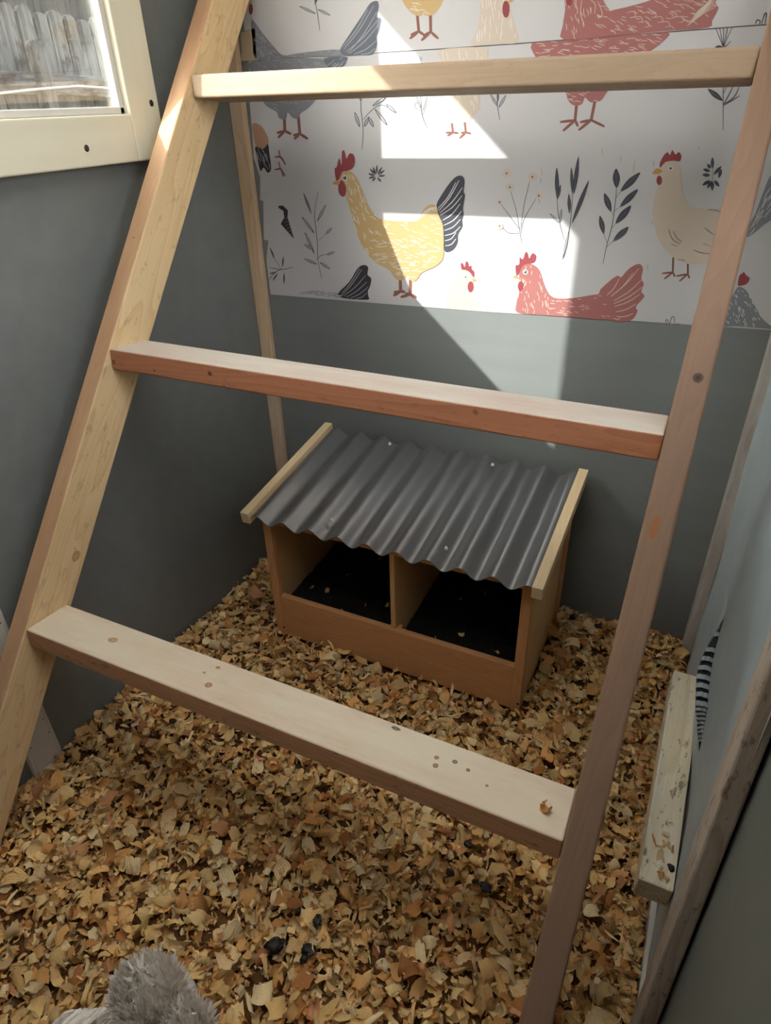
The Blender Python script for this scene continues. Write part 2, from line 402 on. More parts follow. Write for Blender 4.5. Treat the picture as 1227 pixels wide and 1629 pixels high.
# left rail: x along d, y = depth e, z = outward (-u)
mwl = axes(L0, dd, ee)
sgn = 1 if mwl.col[2].xyz.dot(ud) < 0 else -1
def knots_on(mw, lst, o, n):
    out = []
    for px, r, l, c in lst:
        q = loc(mw, onplane(px, o, n)); out.append((q.x, q.y, q.z, r, l, c))
    return out
KB = srgb(120, 78, 46); KD = srgb(60, 42, 30)
kl = knots_on(mwl, [((120, 884), .013, 1.3, srgb(176, 128, 76)), ((302, 203), .008, 1.5, srgb(160, 118, 74)), ((117, 872), .004, 1, KB)], L0, ud)
kl += knots_on(mwl, [((213, 378), .0025, 1, KD), ((222, 293), .0025, 1, KD), ((100, 836), .003, 1, KD)], L0, ee)
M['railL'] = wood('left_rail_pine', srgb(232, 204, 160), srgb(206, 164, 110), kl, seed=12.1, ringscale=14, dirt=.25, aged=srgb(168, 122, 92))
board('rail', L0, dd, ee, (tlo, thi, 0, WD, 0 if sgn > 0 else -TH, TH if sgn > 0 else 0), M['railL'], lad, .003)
R0 = L0+ud*W_
mwr = axes(R0, dd, ee)
kr = knots_on(mwr, [((1111, 601), .009, 1.1, KD), ((1111, 601), .004, 1.1, srgb(30, 22, 18)), ((1042, 838), .007, 3.2, srgb(150, 88, 40)), ((985, 1300), .004, 1.2, KD), ((1040, 1000), .002, 1, KD)], R0, ee)
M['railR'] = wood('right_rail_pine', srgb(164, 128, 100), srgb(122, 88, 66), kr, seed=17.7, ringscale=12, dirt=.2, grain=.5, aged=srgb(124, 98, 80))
s0, s1 = (-TH, 0) if sgn > 0 else (0, TH)
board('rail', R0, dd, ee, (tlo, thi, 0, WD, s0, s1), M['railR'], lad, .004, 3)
def rung_mat(i, base, dk, lst_front, lst_top, **kw):
    o = L0+dd*TS[i]; mw = axes(o, ud, er)
    ks = knots_on(mw, lst_front, o, er)+knots_on(mw, lst_top, o, dr)
    return wood('rung_pine_%d' % i, base, dk, ks, **kw)
rm = [rung_mat(0, srgb(200, 150, 112), srgb(160, 112, 80),
        [((218, 1075), .004, .7, KD), ((740, 1273), .004, 1, KD)],
        [((180, 1018), .010, 1.4, srgb(170, 120, 74)), ((332, 1090), .008, 1.2, srgb(150, 100, 60)), ((347, 1062), .005, 1.2, srgb(140, 98, 60)), ((325, 1070), .004, 1, srgb(150, 105, 66)), ((630, 1159), .005, 2, KD), ((695, 1205), .005, 1, KB), ((724, 1212), .005, 1, KD), ((745, 1225), .004, 1, KD), ((775, 1250), .003, 1, KB), ((693, 1218), .006, 1, KB)],
        seed=21.3, dirt=.5, tread=srgb(214, 200, 176)),
      rung_mat(1, srgb(188, 126, 92), srgb(152, 94, 66),
        [((333, 595), .006, 1.2, KD), ((181, 576), .006, 1, KD), ((355, 614), .004, .7, KD), ((385, 592), .003, 1, KD), ((245, 590), .003, 1, KD), ((606, 652), .006, 1, KD), ((671, 658), .003, 1, KD), ((755, 658), .010, 1, KB), ((965, 710), .004, 1.2, KD), ((435, 626), .004, 2.5, KD), ((495, 636), .002, 1, KD), ((710, 655), .002, 1, KD)],
        [], seed=27.9, dirt=.3, tread=srgb(200, 192, 178)),
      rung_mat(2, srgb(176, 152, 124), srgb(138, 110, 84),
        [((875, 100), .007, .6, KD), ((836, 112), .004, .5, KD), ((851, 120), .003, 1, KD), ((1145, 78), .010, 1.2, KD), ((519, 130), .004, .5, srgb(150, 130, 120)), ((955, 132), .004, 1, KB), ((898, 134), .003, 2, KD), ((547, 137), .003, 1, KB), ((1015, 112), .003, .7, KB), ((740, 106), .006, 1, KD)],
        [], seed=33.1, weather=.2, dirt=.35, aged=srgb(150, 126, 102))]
for i in range(3):
    board('rung', L0+dd*TS[i], ud, er, (.0005, W_-.0005, 0, WD, -TH, 0), rm[i], lad, .0045 if i == 2 else .0035, 3)

# ------------------------------------------------------------------ wallpaper with printed hens and plants
PAPER = paint('wallpaper_white', srgb(182, 178, 177), srgb(174, 170, 168), .55, (4, 4, 4), .4)
C = {k: flat('print_'+k, (v[0]*.70, v[1]*.70, v[2]*.70, 1)) for k, v in dict(
    yellow=srgb(208, 174, 122), slate=srgb(78, 78, 86), slate2=srgb(108, 112, 122), black=srgb(62, 58, 62), red=srgb(158, 72, 78), white=srgb(238, 234, 232),
    cream=srgb(216, 198, 180), pink=srgb(208, 118, 114), rose=srgb(176, 112, 108), brown=srgb(146, 96, 84), beak=srgb(206, 160, 96), grey=srgb(142, 142, 146),
    lgrey=srgb(176, 174, 176), fleck=srgb(206, 184, 150), salmon=srgb(196, 150, 122), paper=srgb(224, 219, 217)).items()}
CN = list(C)
T4 = lambda x, y: (380+x/3.0675, 220+y/3.0675)
T5 = lambda x, y: (680+x/2.243, 220+y/2.243)
T2 = lambda x, y: (380+x/2.727, y/2.727)
T3 = lambda x, y: (780+x/2.745, y/2.745)
def smooth(P, k=3):
    n = len(P); out = []
    for i in range(n):
        p0, p1, p2, p3 = (P[(i+j-1) % n] for j in range(4))
        for s_ in range(k):
            u = s_/k
            out.append(tuple(.5*((2*p1[a])+(-p0[a]+p2[a])*u+(2*p0[a]-5*p1[a]+4*p2[a]-p3[a])*u*u+(-p0[a]+3*p1[a]-3*p2[a]+p3[a])*u**3) for a in (0, 1)))
    return out
def inside(p, P):
    r = False; j = len(P)-1
    for i in range(len(P)):
        if (P[i][1] > p[1]) != (P[j][1] > p[1]) and p[0] < (P[j][0]-P[i][0])*(p[1]-P[i][1])/(P[j][1]-P[i][1])+P[i][0]: r = not r
        j = i
    return r
class Print:
    """one printed figure: flat ink shapes laid on the paper, in layers 0.1 mm apart"""
    def __init__(s, T, y0): s.T = T; s.V = []; s.F = []; s.mi = []; s.y = y0
    def poly(s, P, c, sm=True, T=True):
        P = [s.T(*p) for p in P] if T else P
        Q = smooth(P) if sm else P
        s.y -= .00006
        b0 = len(s.V); s.V += [tuple(ony(q, s.y)) for q in Q]
        for tri in tessellate_polygon([[Vector((q[0], q[1], 0)) for q in Q]]):
            s.F.append([b0+i for i in tri]); s.mi.append(CN.index(c))
        return Q
    def line(s, P, c, w=1.2, taper=True, layer=True):
        P = [s.T(*p) for p in P]
        if layer: s.y -= .00004
        b0 = len(s.V); n = len(P); m = len(s.V)
        if n > 2:
            Q = []
            for i in range(n-1):
                p0, p1, p2, p3 = P[max(i-1, 0)], P[i], P[i+1], P[min(i+2, n-1)]
                for u in (0, .33, .66): Q.append(tuple(.5*((2*p1[a])+(-p0[a]+p2[a])*u+(2*p0[a]-5*p1[a]+4*p2[a]-p3[a])*u*u+(-p0[a]+3*p1[a]-3*p2[a]+p3[a])*u**3) for a in (0, 1)))
            P = Q+[P[-1]]; n = len(P)
        for i, p in enumerate(P):
            a, b_ = P[max(i-1, 0)], P[min(i+1, n-1)]; dx, dy = b_[0]-a[0], b_[1]-a[1]; l = math.hypot(dx, dy) or 1
            k = w/2*(1 if not taper else (.45+.55*math.sin(math.pi*(i/(n-1)*.8+.1))))
            s.V += [tuple(ony((p[0]-dy/l*k, p[1]+dx/l*k), s.y)), tuple(ony((p[0]+dy/l*k, p[1]-dx/l*k), s.y))]
        for i in range(n-1): s.F.append([b0+2*i, b0+2*i+1, b0+2*i+3, b0+2*i+2]); s.mi.append(CN.index(c))
    def leaf(s, a, b_, w, c, outline=None):
        dx, dy = b_[0]-a[0], b_[1]-a[1]; l = math.hypot(dx, dy); nx, ny = -dy/l*w/2, dx/l*w/2
        P = [(a[0]+dx*u+nx*k, a[1]+dy*u+ny*k) for u, k in ((0, 0), (.25, .75), (.55, 1), (.85, .55), (1, 0), (.85, -.55), (.55, -1), (.25, -.75))]
        s.poly(P, c)
        if outline:
            P = [(a[0]+dx*u+nx*k*.62, a[1]+dy*u+ny*k*.62) for u, k in ((.12, 0), (.3, .75), (.55, 1), (.8, .6), (.9, 0), (.8, -.6), (.55, -1), (.3, -.75))]
            s.poly(P, outline)
        else: s.line([a, (a[0]+dx*.8, a[1]+dy*.8)], 'grey', .5)
    def oval(s, c0, rx, ry, c):
        s.poly([(c0[0]+rx*math.cos(k*math.pi/5), c0[1]+ry*math.sin(k*math.pi/5)) for k in range(10)], c)
    def eye(s, c0, r): s.oval(c0, r, r, 'white'); s.oval(c0, r*.62, r*.62, 'black'); s.oval((c0[0]-r*.15, c0[1]-r*.15), r*.2, r*.2, 'white')
    def hatch(s, Q, n, ang, ln, c='white', w=.9, spread=.35, curve=.25):
        xs = [q[0] for q in Q]; ys_ = [q[1] for q in Q]; T, s.T = s.T, (lambda x, y: (x, y)); s.y -= .00005; k = 0; tries = 0
        while k < n and tries < n*12:
            tries += 1
            p = (random.uniform(min(xs), max(xs)), random.uniform(min(ys_), max(ys_))); a = (ang(p) if callable(ang) else ang)+random.uniform(-spread, spread)
            l = ln*random.uniform(.5, 1.2); dx, dy = math.cos(a)*l/2, math.sin(a)*l/2
            q0, q1 = (p[0]-dx, p[1]-dy), (p[0]+dx, p[1]+dy)
            if inside(q0, Q) and inside(q1, Q) and inside(p, Q):
                cv = random.uniform(-1, 1)*curve; s.line([q0, (p[0]-dy*cv, p[1]+dx*cv), q1], c, w, layer=False); k += 1
        s.T = T
    def foot(s, hip, ank, toes, c='brown', w=3):
        s.line([hip, ank], c, w, False)
        for q in toes: s.line([ank, ((ank[0]+q[0])/2, (ank[1]+q[1])/2), q], c, w)
    def done(s, name, parent):
        me = bpy.data.meshes.new(name); me.from_pydata(s.V, [], s.F)
        used = sorted(set(s.mi)); 
        for u in used: me.materials.append(C[CN[u]])
        me.polygons.foreach_set('material_index', [used.index(i) for i in s.mi]); me.update()
        return link(me, name, None, parent)

YLOW, YUP = D-.0012, D-.0026
def sheet(name, P, y, label):
    V = [tuple(ony(p, y)) for p in P]; n = len(V); V += [(v[0], D+.0002, v[2]) for v in V]
    tris = [tuple(t_) for t_ in tessellate_polygon([[Vector((p[0], p[1], 0)) for p in P]])]
    Fc = tris+[tuple(n+i for i in reversed(t_)) for t_ in tris]+[(i, (i+1) % n, n+(i+1) % n, n+i) for i in range(n)]
    return tag(from_np(name, V, Fc, PAPER), label, 'wallpaper')
low = sheet('wallpaper_sheet', [(396, 96), (446, 93), (700, 79), (830, 70), (1221, 40), (1232, 39), (1262, 527), (1227, 525), (1000, 510), (780, 496.5), (620, 484), (430.5, 468.4), (424, 415), (427, 383), (420, 381), (419, 320), (414, 318), (414, 282), (404, 252), (401, 205), (397, 161)], YLOW,
            'lower sheet of hen-print wallpaper, bottom edge ending above the bare grey wall')
upp = sheet('wallpaper_sheet', [(383, 98), (446, 91), (550, 87), (703, 77), (830, 68), (1221, 38), (1236, 37), (1222, -230), (373, -205), (384, 0), (389, 48)], YUP,
            'upper sheet of hen-print wallpaper above the seam, with the red hen body')
R = random
def P_(T=None, up_=False): return Print(T, (YUP if up_ else YLOW)-.0002)
# yellow hen
p = P_(T4)
p.foot((788, 680), (790, 748), [(755, 768), (757, 752), (812, 750)], w=5); p.foot((838, 690), (837, 762), [(790, 775), (868, 778), (812, 758)], w=5)
tail = p.poly([(962, 335), (1000, 260), (1050, 195), (1085, 182), (1103, 205), (1098, 260), (1105, 280), (1095, 340), (1098, 370), (1090, 400), (1092, 430), (1070, 470), (1068, 510), (1045, 545), (1010, 555), (1000, 520), (985, 400)], 'slate')
for a, b_ in (((975, 355), (1075, 205)), ((980, 365), (1092, 240)), ((985, 375), (1090, 280)), ((995, 400), (1080, 320)), ((1000, 425), (1088, 355)), ((1003, 450), (1082, 395)), ((1005, 475), (1082, 430)), ((1006, 500), (1060, 460)), ((1008, 525), (1060, 490)), ((970, 345), (1060, 215))):
    p.line([a, ((a[0]+b_[0])/2+4, (a[1]+b_[1])/2+10), b_], 'white', 1.3)
body = p.poly([(520, 160), (550, 165), (580, 200), (610, 270), (640, 340), (680, 385), (740, 402), (860, 405), (880, 390), (905, 345), (940, 322), (965, 335), (975, 375), (995, 420), (1000, 480), (1000, 540), (995, 590), (960, 625), (905, 650), (885, 665), (870, 690), (850, 698), (830, 685), (815, 670), (805, 690), (780, 693), (760, 680), (730, 640), (660, 600), (600, 520), (570, 440), (550, 370), (525, 290), (500, 230), (495, 185)], 'yellow')
ang = lambda q: 1.15 if q[0] < 590 else (.35 if q[1] < 385 else .05)
p.hatch(body, 150, ang, 11, 'white', .9)
for k in range(7): p.line([(880+k*13, 395-k*8), (905+k*10, 360-k*5), (945+k*3, 335+k*3)], 'white', .9)
p.poly([(475, 205), (468, 150), (478, 140), (485, 110), (492, 98), (502, 130), (503, 70), (515, 60), (525, 100), (540, 75), (560, 80), (567, 110), (555, 145), (530, 158), (505, 165), (490, 200)], 'red')
p.poly([(505, 205), (522, 235), (522, 270), (508, 285), (490, 270), (485, 240), (490, 215)], 'red')
p.poly([(458, 222), (475, 206), (494, 212), (486, 227)], 'beak'); p.line([(462, 221), (490, 218)], 'brown', .6); p.eye((517, 193), 14)
p.done('printed_hen', low)
# star sprig
p = P_(T4)
for q in ((675, 130), (655, 140), (700, 140), (713, 155), (715, 182), (695, 213), (652, 210), (634, 195), (632, 172), (640, 148)):
    p.leaf((672+(q[0]-672)*.2, 185+(q[1]-185)*.2), q, 9, 'black')
p.done('printed_sprig', low)
# thin branch
p = P_(T4)
p.line([(388, 260), (370, 360), (375, 430), (385, 520), (385, 590), (405, 685)], 'black', .9)
p.leaf((355, 370), (315, 265), 12, 'slate2')
for a, b_ in (((383, 405), (425, 325)), ((370, 465), (308, 382)), ((370, 565), (322, 458)), ((365, 545), (320, 518)), ((382, 615), (320, 588)), ((395, 605), (445, 638)), ((425, 468), (455, 437)), ((430, 568), (468, 555))): p.leaf(a, b_, 13, 'slate', 'lgrey')
p.line([(388, 500), (425, 468)], 'black', .8); p.line([(386, 590), (400, 572), (430, 566)], 'black', .8)
p.done('printed_branch', low)
# dark ribbon, feet, cut hen at the left edge, lower-left sprig
p = P_(T4); q = p.poly([(192, 330), (215, 328), (240, 352), (238, 385), (270, 492), (205, 418), (222, 385), (218, 355), (195, 340)], 'black', False)
for k in range(6): p.line([(215+k*6, 395+k*16), (238+k*5, 388+k*15)], 'lgrey', .7)
p.done('printed_ribbon', low)
p = P_(T4)
for L in ([(195, 58), (202, 92)], [(175, 92), (205, 92), (228, 130)], [(203, 94), (218, 110)], [(195, 115), (203, 150)], [(175, 155), (205, 150), (218, 188)], [(203, 150), (228, 182)]): p.line(L, 'brown', 3)
p.done('printed_foot', low)
p = P_(T4)
p.poly([(66, -70), (110, -60), (135, -20), (146, 10), (140, 40), (120, 52), (90, 45), (78, 20)], 'salmon')
q = p.poly([(80, 42), (120, 52), (142, 28), (150, 80), (158, 150), (140, 168), (122, 142), (106, 160), (92, 100)], 'black')
p.hatch(q, 16, 1.2, 16, 'lgrey', .9, .1)
p.done('printed_hen', low)
p = P_(T4)
p.line([(148, 630), (208, 640), (270, 628)], 'black', .9); p.line([(208, 640), (175, 655), (148, 692)], 'black', .9)
for a, b_ in (((175, 590), (152, 532)), ((213, 630), (218, 575)), ((222, 655), (220, 712)), ((185, 655), (150, 660)), ((190, 660), (165, 695))): p.leaf(a, b_, 8, 'slate')
p.line([(175, 590), (208, 638)], 'black', .8); p.done('printed_sprig', low)
# dark-tailed hen cut by the bottom edge
p = P_(T4)
p.poly([(295, 757), (360, 744), (440, 752), (500, 758), (507, 779), (400, 768), (340, 762)], 'lgrey')
q = p.poly([(485, 757), (540, 700), (580, 635), (610, 618), (632, 630), (628, 665), (647, 685), (640, 725), (630, 745), (632, 770), (628, 788), (510, 780)], 'black')
for a, b_ in (((505, 765), (600, 640)), ((512, 770), (620, 668)), ((525, 776), (625, 700)), ((545, 780), (632, 725)), ((570, 783), (625, 755)), ((500, 760), (590, 635))): p.line([a, ((a[0]+b_[0])/2+3, (a[1]+b_[1])/2+6), b_], 'lgrey', 1.2)
p.hatch(smooth([T4(*a) for a in ((300, 756), (440, 754), (500, 760), (505, 776), (400, 766))]), 14, .1, 7, 'white', .8)
p.done('printed_hen', low)
# small cream hen head
p = P_(T4)
q = p.poly([(1004, 822), (1030, 740), (1050, 680), (1075, 655), (1105, 642), (1135, 655), (1150, 700), (1148, 760), (1168, 832), (1090, 830)], 'cream'); p.hatch(q, 18, 1.4, 8)
p.poly([(1088, 640), (1084, 610), (1095, 612), (1103, 628), (1108, 602), (1120, 606), (1125, 625), (1136, 622), (1138, 640), (1150, 652), (1148, 680), (1128, 655), (1108, 643)], 'red')
p.poly([(1140, 680), (1165, 695), (1142, 704)], 'beak', False); p.oval((1132, 725), 15, 27, 'red'); p.eye((1107, 677), 8)
p.done('printed_hen', low)
# flowers
p = P_(T5)
for L in ([(338, 375), (330, 330), (318, 260), (298, 190)], [(333, 325), (345, 240), (365, 155)], [(335, 340), (345, 290), (388, 215)], [(330, 325), (300, 285), (262, 235)], [(328, 340), (290, 338), (268, 315)]): p.line(L, 'slate', .9)
for c0, r in (((283, 125), 19), ((375, 138), 19), ((295, 175), 17), ((398, 205), 14), ((258, 228), 11), ((258, 313), 15)):
    p.poly([(c0[0]+r*(1 if k % 2 else .78)*math.cos(k*math.pi/5), c0[1]+r*(1 if k % 2 else .78)*math.sin(k*math.pi/5)) for k in range(10)], 'cream'); p.oval(c0, 3, 4, 'brown')
p.done('printed_flower', low)
# reeds
p = P_(T5)
p.line([(483, 432), (495, 370), (510, 310), (520, 190)], 'slate', 1.1); p.line([(490, 365), (470, 290), (462, 200)], 'slate', 1)
for a, b_, w in (((464, 218), (462, 104), 15), ((465, 218), (476, 165), 10), ((519, 200), (514, 104), 12), ((523, 200), (540, 65), 15), ((516, 305), (577, 150), 15), ((508, 270), (505, 198), 12)): p.leaf(a, b_, w, 'slate')
for a, b_ in (((470, 302), (437, 268)), ((472, 302), (480, 252)), ((484, 430), (505, 330))): p.leaf(a, b_, 8, 'slate', 'lgrey')
p.done('printed_reed', low)
# dark leafy branch
p = P_(T5)
p.line([(627, 448), (640, 385), (660, 310), (672, 220), (676, 170)], 'slate', 1.2)
for a, b_, w, j in (((676, 178), (674, 108), 26, None), ((690, 190), (760, 122), 24, (672, 215)), ((656, 262), (632, 196), 22, (664, 275)), ((688, 245), (752, 182), 22, (667, 260)), ((672, 305), (727, 240), 24, (655, 325)), ((630, 342), (616, 276), 18, (643, 375)), ((664, 366), (718, 316), 20, (641, 388))):
    p.leaf(a, b_, w, 'slate')
    if j: p.line([j, a], 'slate', 1)
p.done('printed_branch', low)
# big cream hen
p = P_(T5)
q = p.poly([(1130, 340), (1170, 270), (1200, 190), (1227, 130), (1262, 120), (1268, 250), (1200, 310), (1150, 350)], 'grey'); p.hatch(q, 16, -1.0, 26, 'white', 1, .15)
p.foot((878, 425), (876, 478), [(838, 482), (846, 502), (884, 494)]); p.foot((930, 445), (930, 484), [(888, 492), (900, 510), (936, 500)])
q = p.poly([(835, 95), (860, 82), (890, 86), (905, 115), (910, 180), (925, 225), (955, 248), (1000, 252), (1085, 250), (1130, 262), (1150, 300), (1110, 370), (1060, 410), (1000, 440), (940, 450), (880, 425), (830, 370), (808, 300), (805, 240), (820, 180), (825, 130)], 'cream')
p.poly([(832, 105), (830, 88), (845, 60), (858, 50), (866, 60), (875, 42), (886, 58), (897, 49), (907, 62), (901, 82), (880, 80), (850, 85)], 'red')
p.poly([(803, 125), (820, 107), (840, 117), (822, 129)], 'beak'); p.oval((828, 150), 10, 17, 'red'); p.eye((868, 107), 8)
for L in ([(862, 325), (875, 360), (905, 378)], [(878, 330), (890, 355), (910, 370)], [(870, 378), (892, 385)], [(990, 318), (1005, 332), (1025, 345)], [(950, 398), (975, 408), (1010, 412)], [(1000, 255), (1030, 257), (1070, 270)], [(895, 432), (920, 436)], [(985, 375), (1010, 385)]): p.line(L, 'black', 1)
p.done('printed_hen', low)
p = P_(T5)
for a, b_ in (((1018, 108), (1018, 68)), ((1022, 130), (1050, 100)), ((1040, 142), (1050, 110)), ((1010, 118), (985, 110)), ((1010, 132), (982, 130)), ((1012, 108), (1000, 92)), ((1010, 150), (982, 168)), ((1015, 152), (1000, 178)), ((1018, 152), (1017, 187)), ((1024, 150), (1042, 172))): p.leaf(a, b_, 12, 'slate')
p.line([(1020, 100), (1018, 150)], 'slate', 1); p.done('printed_sprig', low)
# pink hen cut by the bottom edge
p = P_(T5)
q = p.poly([(610, 560), (650, 510), (680, 490), (692, 496), (720, 465), (755, 448), (770, 465), (764, 500), (773, 520), (764, 548), (775, 565), (745, 600), (750, 618), (724, 651), (650, 646)], 'rose')
for a, b_ in (((660, 560), (755, 465)), ((665, 580), (765, 505)), ((668, 600), (760, 555)), ((668, 620), (745, 590)), ((668, 635), (735, 625)), ((640, 560), (685, 500)), ((655, 565), (735, 480)), ((665, 590), (768, 530)), ((660, 640), (690, 640))): p.line([a, ((a[0]+b_[0])/2+3, (a[1]+b_[1])/2+6), b_], 'cream', 1.3)
q = p.poly([(322, 622), (318, 590), (330, 530), (328, 480), (345, 452), (370, 448), (400, 470), (420, 530), (450, 568), (520, 570), (615, 556), (650, 570), (668, 605), (660, 646), (500, 637), (400, 630)], 'rose')
p.hatch(q, 70, lambda r_: 1.5 if r_[0] < 875 else .25, 9, 'cream', 1)
p.poly([(318, 488), (315, 455), (328, 450), (330, 425), (341, 432), (350, 407), (358, 410), (363, 430), (375, 410), (388, 420), (380, 443), (345, 452), (328, 480)], 'red')
p.poly([(303, 497), (318, 487), (327, 503)], 'beak', False); p.oval((333, 528), 10, 18, 'red'); p.eye((350, 477), 9)
p.done('printed_hen', low)
# grey hen behind the right rail
p = P_(T5)
q = p.poly([(1030, 668), (1060, 610), (1085, 570), (1110, 530), (1140, 545), (1165, 590), (1200, 648), (1240, 680), (1200, 678), (1100, 671)], 'grey'); p.hatch(q, 50, 1.1, 6, 'white', 1)
p.poly([(1108, 522), (1114, 490), (1122, 484), (1130, 477), (1138, 488), (1151, 500), (1140, 520), (1118, 526)], 'red')
p.done('printed_hen', low)
p = P_(T5)
for L in ([(856, 661), (851, 650), (858, 648), (864, 661)], [(866, 661), (872, 640), (880, 638), (884, 661)], [(888, 663), (902, 662)]): p.line(L, 'black', 1.1)
p.done('printed_sprig', low)
# little flecks where the print is rubbed
for x, y, l in ((625, 50, 14), (740, 95, 20), (735, 110, 14), (808, 90, 9), (408, 120, 12), (405, 150, 8), (575, 200, 12), (690, 75, 8), (802, 300, 8), (787, 460, 10), (765, 520, 10), (970, 35, 5), (400, 225, 7)):
    p = P_(T5); p.line([(x-1, y-l), (x+1, y+l)], 'fleck' if l > 10 else 'lgrey', 2.2); p.done('rub_mark', low)
# red hen: lower half on the lower sheet, upper half on the upper
p = P_(T3)
p.foot((378, 450), (371, 525), [(305, 533), (318, 572), (384, 552)], w=4.5); p.foot((458, 440), (441, 524), [(386, 569), (500, 553), (392, 534)], w=4.5)
q = p.poly([(183, 188), (330, 178), (560, 156), (775, 140), (750, 185), (700, 225), (620, 300), (515, 397), (485, 438), (440, 447), (414, 425), (400, 455), (365, 460), (340, 437), (325, 397), (250, 330), (205, 260)], 'rose'); p.hatch(q, 130, .15, 13, 'cream', 1.1)
p.done('printed_hen', low)
p = P_(T3, True)
q = p.poly([(335, -60), (480, -60), (495, 0), (520, 40), (545, 42), (690, 5), (830, -50), (1000, -70), (985, 10), (998, 35), (970, 90), (950, 121), (760, 136), (560, 154), (325, 175), (318, 110), (328, 40)], 'rose')
p.hatch(q, 110, lambda r_: 1.45 if r_[0] < 950 else .4, 13, 'cream', 1.1)
for k in range(8): p.line([(860+k*6, 115-k*9), (930+k*5, 60-k*9), (985, 30-k*12)], 'cream', 1.2)
for k in range(8): p.line([(600+k*30-(k % 2)*20, 55+k % 3*22), (625+k*30, 50+k % 3*22), (635+k*30, 70+k % 3*22), (615+k*30, 78+k % 3*20)], 'cream', 1.1)
for L in ([(400, 0), (395, 60), (412, 110)], [(440, 0), (460, 20), (455, 60)], [(470, 5), (490, 60), (470, 80)]): p.line(L, 'cream', 1.2)
p.oval((345, 5), 14, 20, 'red'); p.done('printed_hen', upp)
# tall cream hen, upper + strip + belly
p = P_(T2, True); q = p.poly([(1060, -20), (1185, -40), (1180, 20), (1195, 100), (1212, 184), (1110, 190), (1008, 197), (1030, 140), (1045, 80)], 'cream'); p.hatch(q, 35, 1.5, 18, 'white', .9, .1)
p.oval((1160, 40), 16, 37, 'red'); p.poly([(1172, -5), (1195, 4), (1176, 12)], 'beak', False); p.done('printed_hen', upp)
p = P_(T2)
p.foot((923, 525), (930, 575), [(898, 576), (905, 590), (954, 578)], w=3.5); p.foot((980, 525), (985, 574), [(958, 600), (1008, 580), (964, 577)], w=3.5)
q = p.poly([(870, 216), (1065, 207), (1072, 262), (1045, 340), (1045, 460), (1030, 490), (985, 530), (925, 535), (880, 515), (845, 470), (835, 420), (850, 330), (880, 270)], 'cream'); p.hatch(q, 40, 1.4, 16, 'white', .9, .15)
p.done('printed_hen', low)
p = P_(T2, True)
p.foot((774, 55), (781, 136), [(742, 168), (746, 152), (802, 150)], w=4.5); p.foot((831, 55), (833, 138), [(792, 176), (866, 168), (800, 156)], w=4.5)
q = p.poly([(700, -20), (730, 35), (765, 65), (790, 68), (800, 52), (812, 68), (845, 62), (875, 25), (890, -20), (860, -60), (720, -60)], 'yellow'); p.hatch(q, 16, .2, 12, 'white', 1)
p.done('printed_hen', upp)
# grey hen at top left
p = P_(T2, True)
q = p.poly([(55, 85), (100, 140), (150, 200), (190, 238), (250, 233), (330, 222), (440, 215), (460, 240), (300, 247), (180, 250), (75, 255), (60, 180)], 'grey'); p.hatch(q, 50, .5, 8, 'lgrey', 1)
q = p.poly([(440, 215), (480, 150), (540, 60), (570, 15), (600, 4), (608, 30), (600, 72), (618, 82), (610, 130), (598, 160), (600, 195), (580, 234), (520, 238), (460, 241)], 'slate2')
for a, b_ in (((455, 215), (585, 25)), ((465, 225), (600, 90)), ((480, 232), (605, 110)), ((500, 235), (598, 175)), ((530, 236), (590, 210)), ((450, 205), (560, 40)), ((475, 230), (600, 50))): p.line([a, ((a[0]+b_[0])/2+4, (a[1]+b_[1])/2+8), b_], 'lgrey', 1.4)
p.oval((52, 40), 9, 24, 'red'); p.done('printed_hen', upp)
p = P_(T2)
p.foot((197, 500), (200, 568), [(165, 577), (170, 598), (228, 582)], w=4.5); p.foot((258, 500), (265, 580), [(236, 588), (240, 604), (300, 603)], w=4.5)
q = p.poly([(62, 262), (370, 254), (400, 300), (360, 400), (300, 470), (270, 490), (255, 516), (230, 508), (212, 488), (205, 516), (175, 513), (163, 485), (115, 455), (90, 400), (62, 330)], 'grey'); p.hatch(q, 70, .4, 9, 'lgrey', 1)
q = p.poly([(370, 254), (465, 246), (468, 265), (450, 292), (400, 300)], 'slate2'); p.hatch(q, 8, -.7, 12, 'lgrey', 1.2, .1)
p.done('printed_hen', low)
# sprigs on the upper area
p = P_(T2, True); p.line([(325, -20), (340, 50), (352, 135)], 'slate', 1.1); p.leaf((335, 60), (263, 27), 12, 'slate', 'lgrey'); p.leaf((342, 40), (398, 67), 12, 'slate', 'lgrey'); p.leaf((330, 20), (345, -30), 12, 'slate'); p.done('printed_sprig', upp)
p = P_(T2)
p.line([(575, 330), (530, 430), (540, 560), (535, 648)], 'slate', 1.2); p.line([(540, 520), (575, 480), (620, 455), (680, 485)], 'slate', 1.1)
for a, b_ in (((525, 552), (503, 486)), ((545, 550), (562, 510)), ((585, 552), (562, 505)), ((645, 545), (590, 472)), ((683, 490), (640, 452)), ((640, 420), (580, 460)), ((530, 440), (522, 380)), ((570, 420), (575, 370))): p.leaf(a, b_, 15, 'slate', 'lgrey')
p.done('printed_branch', low)
p = P_(T2); p.line([(820, 558), (795, 495), (790, 400)], 'slate', 1.1); p.line([(797, 500), (830, 430)], 'slate', .9); p.line([(793, 480), (765, 465), (770, 445), (785, 455)], 'slate', .9); p.leaf((800, 480), (818, 420), 8, 'slate', 'lgrey'); p.leaf((790, 470), (772, 420), 8, 'slate', 'lgrey'); p.done('printed_sprig', low)
p = P_(T2); p.line([(1133, 520), (1122, 455), (1125, 400)], 'slate', 1.1); p.leaf((1124, 462), (1093, 410), 12, 'slate', 'lgrey'); p.leaf((1128, 468), (1160, 412), 12, 'slate', 'lgrey'); p.leaf((1124, 445), (1125, 395), 9, 'slate'); p.done('printed_sprig', low)
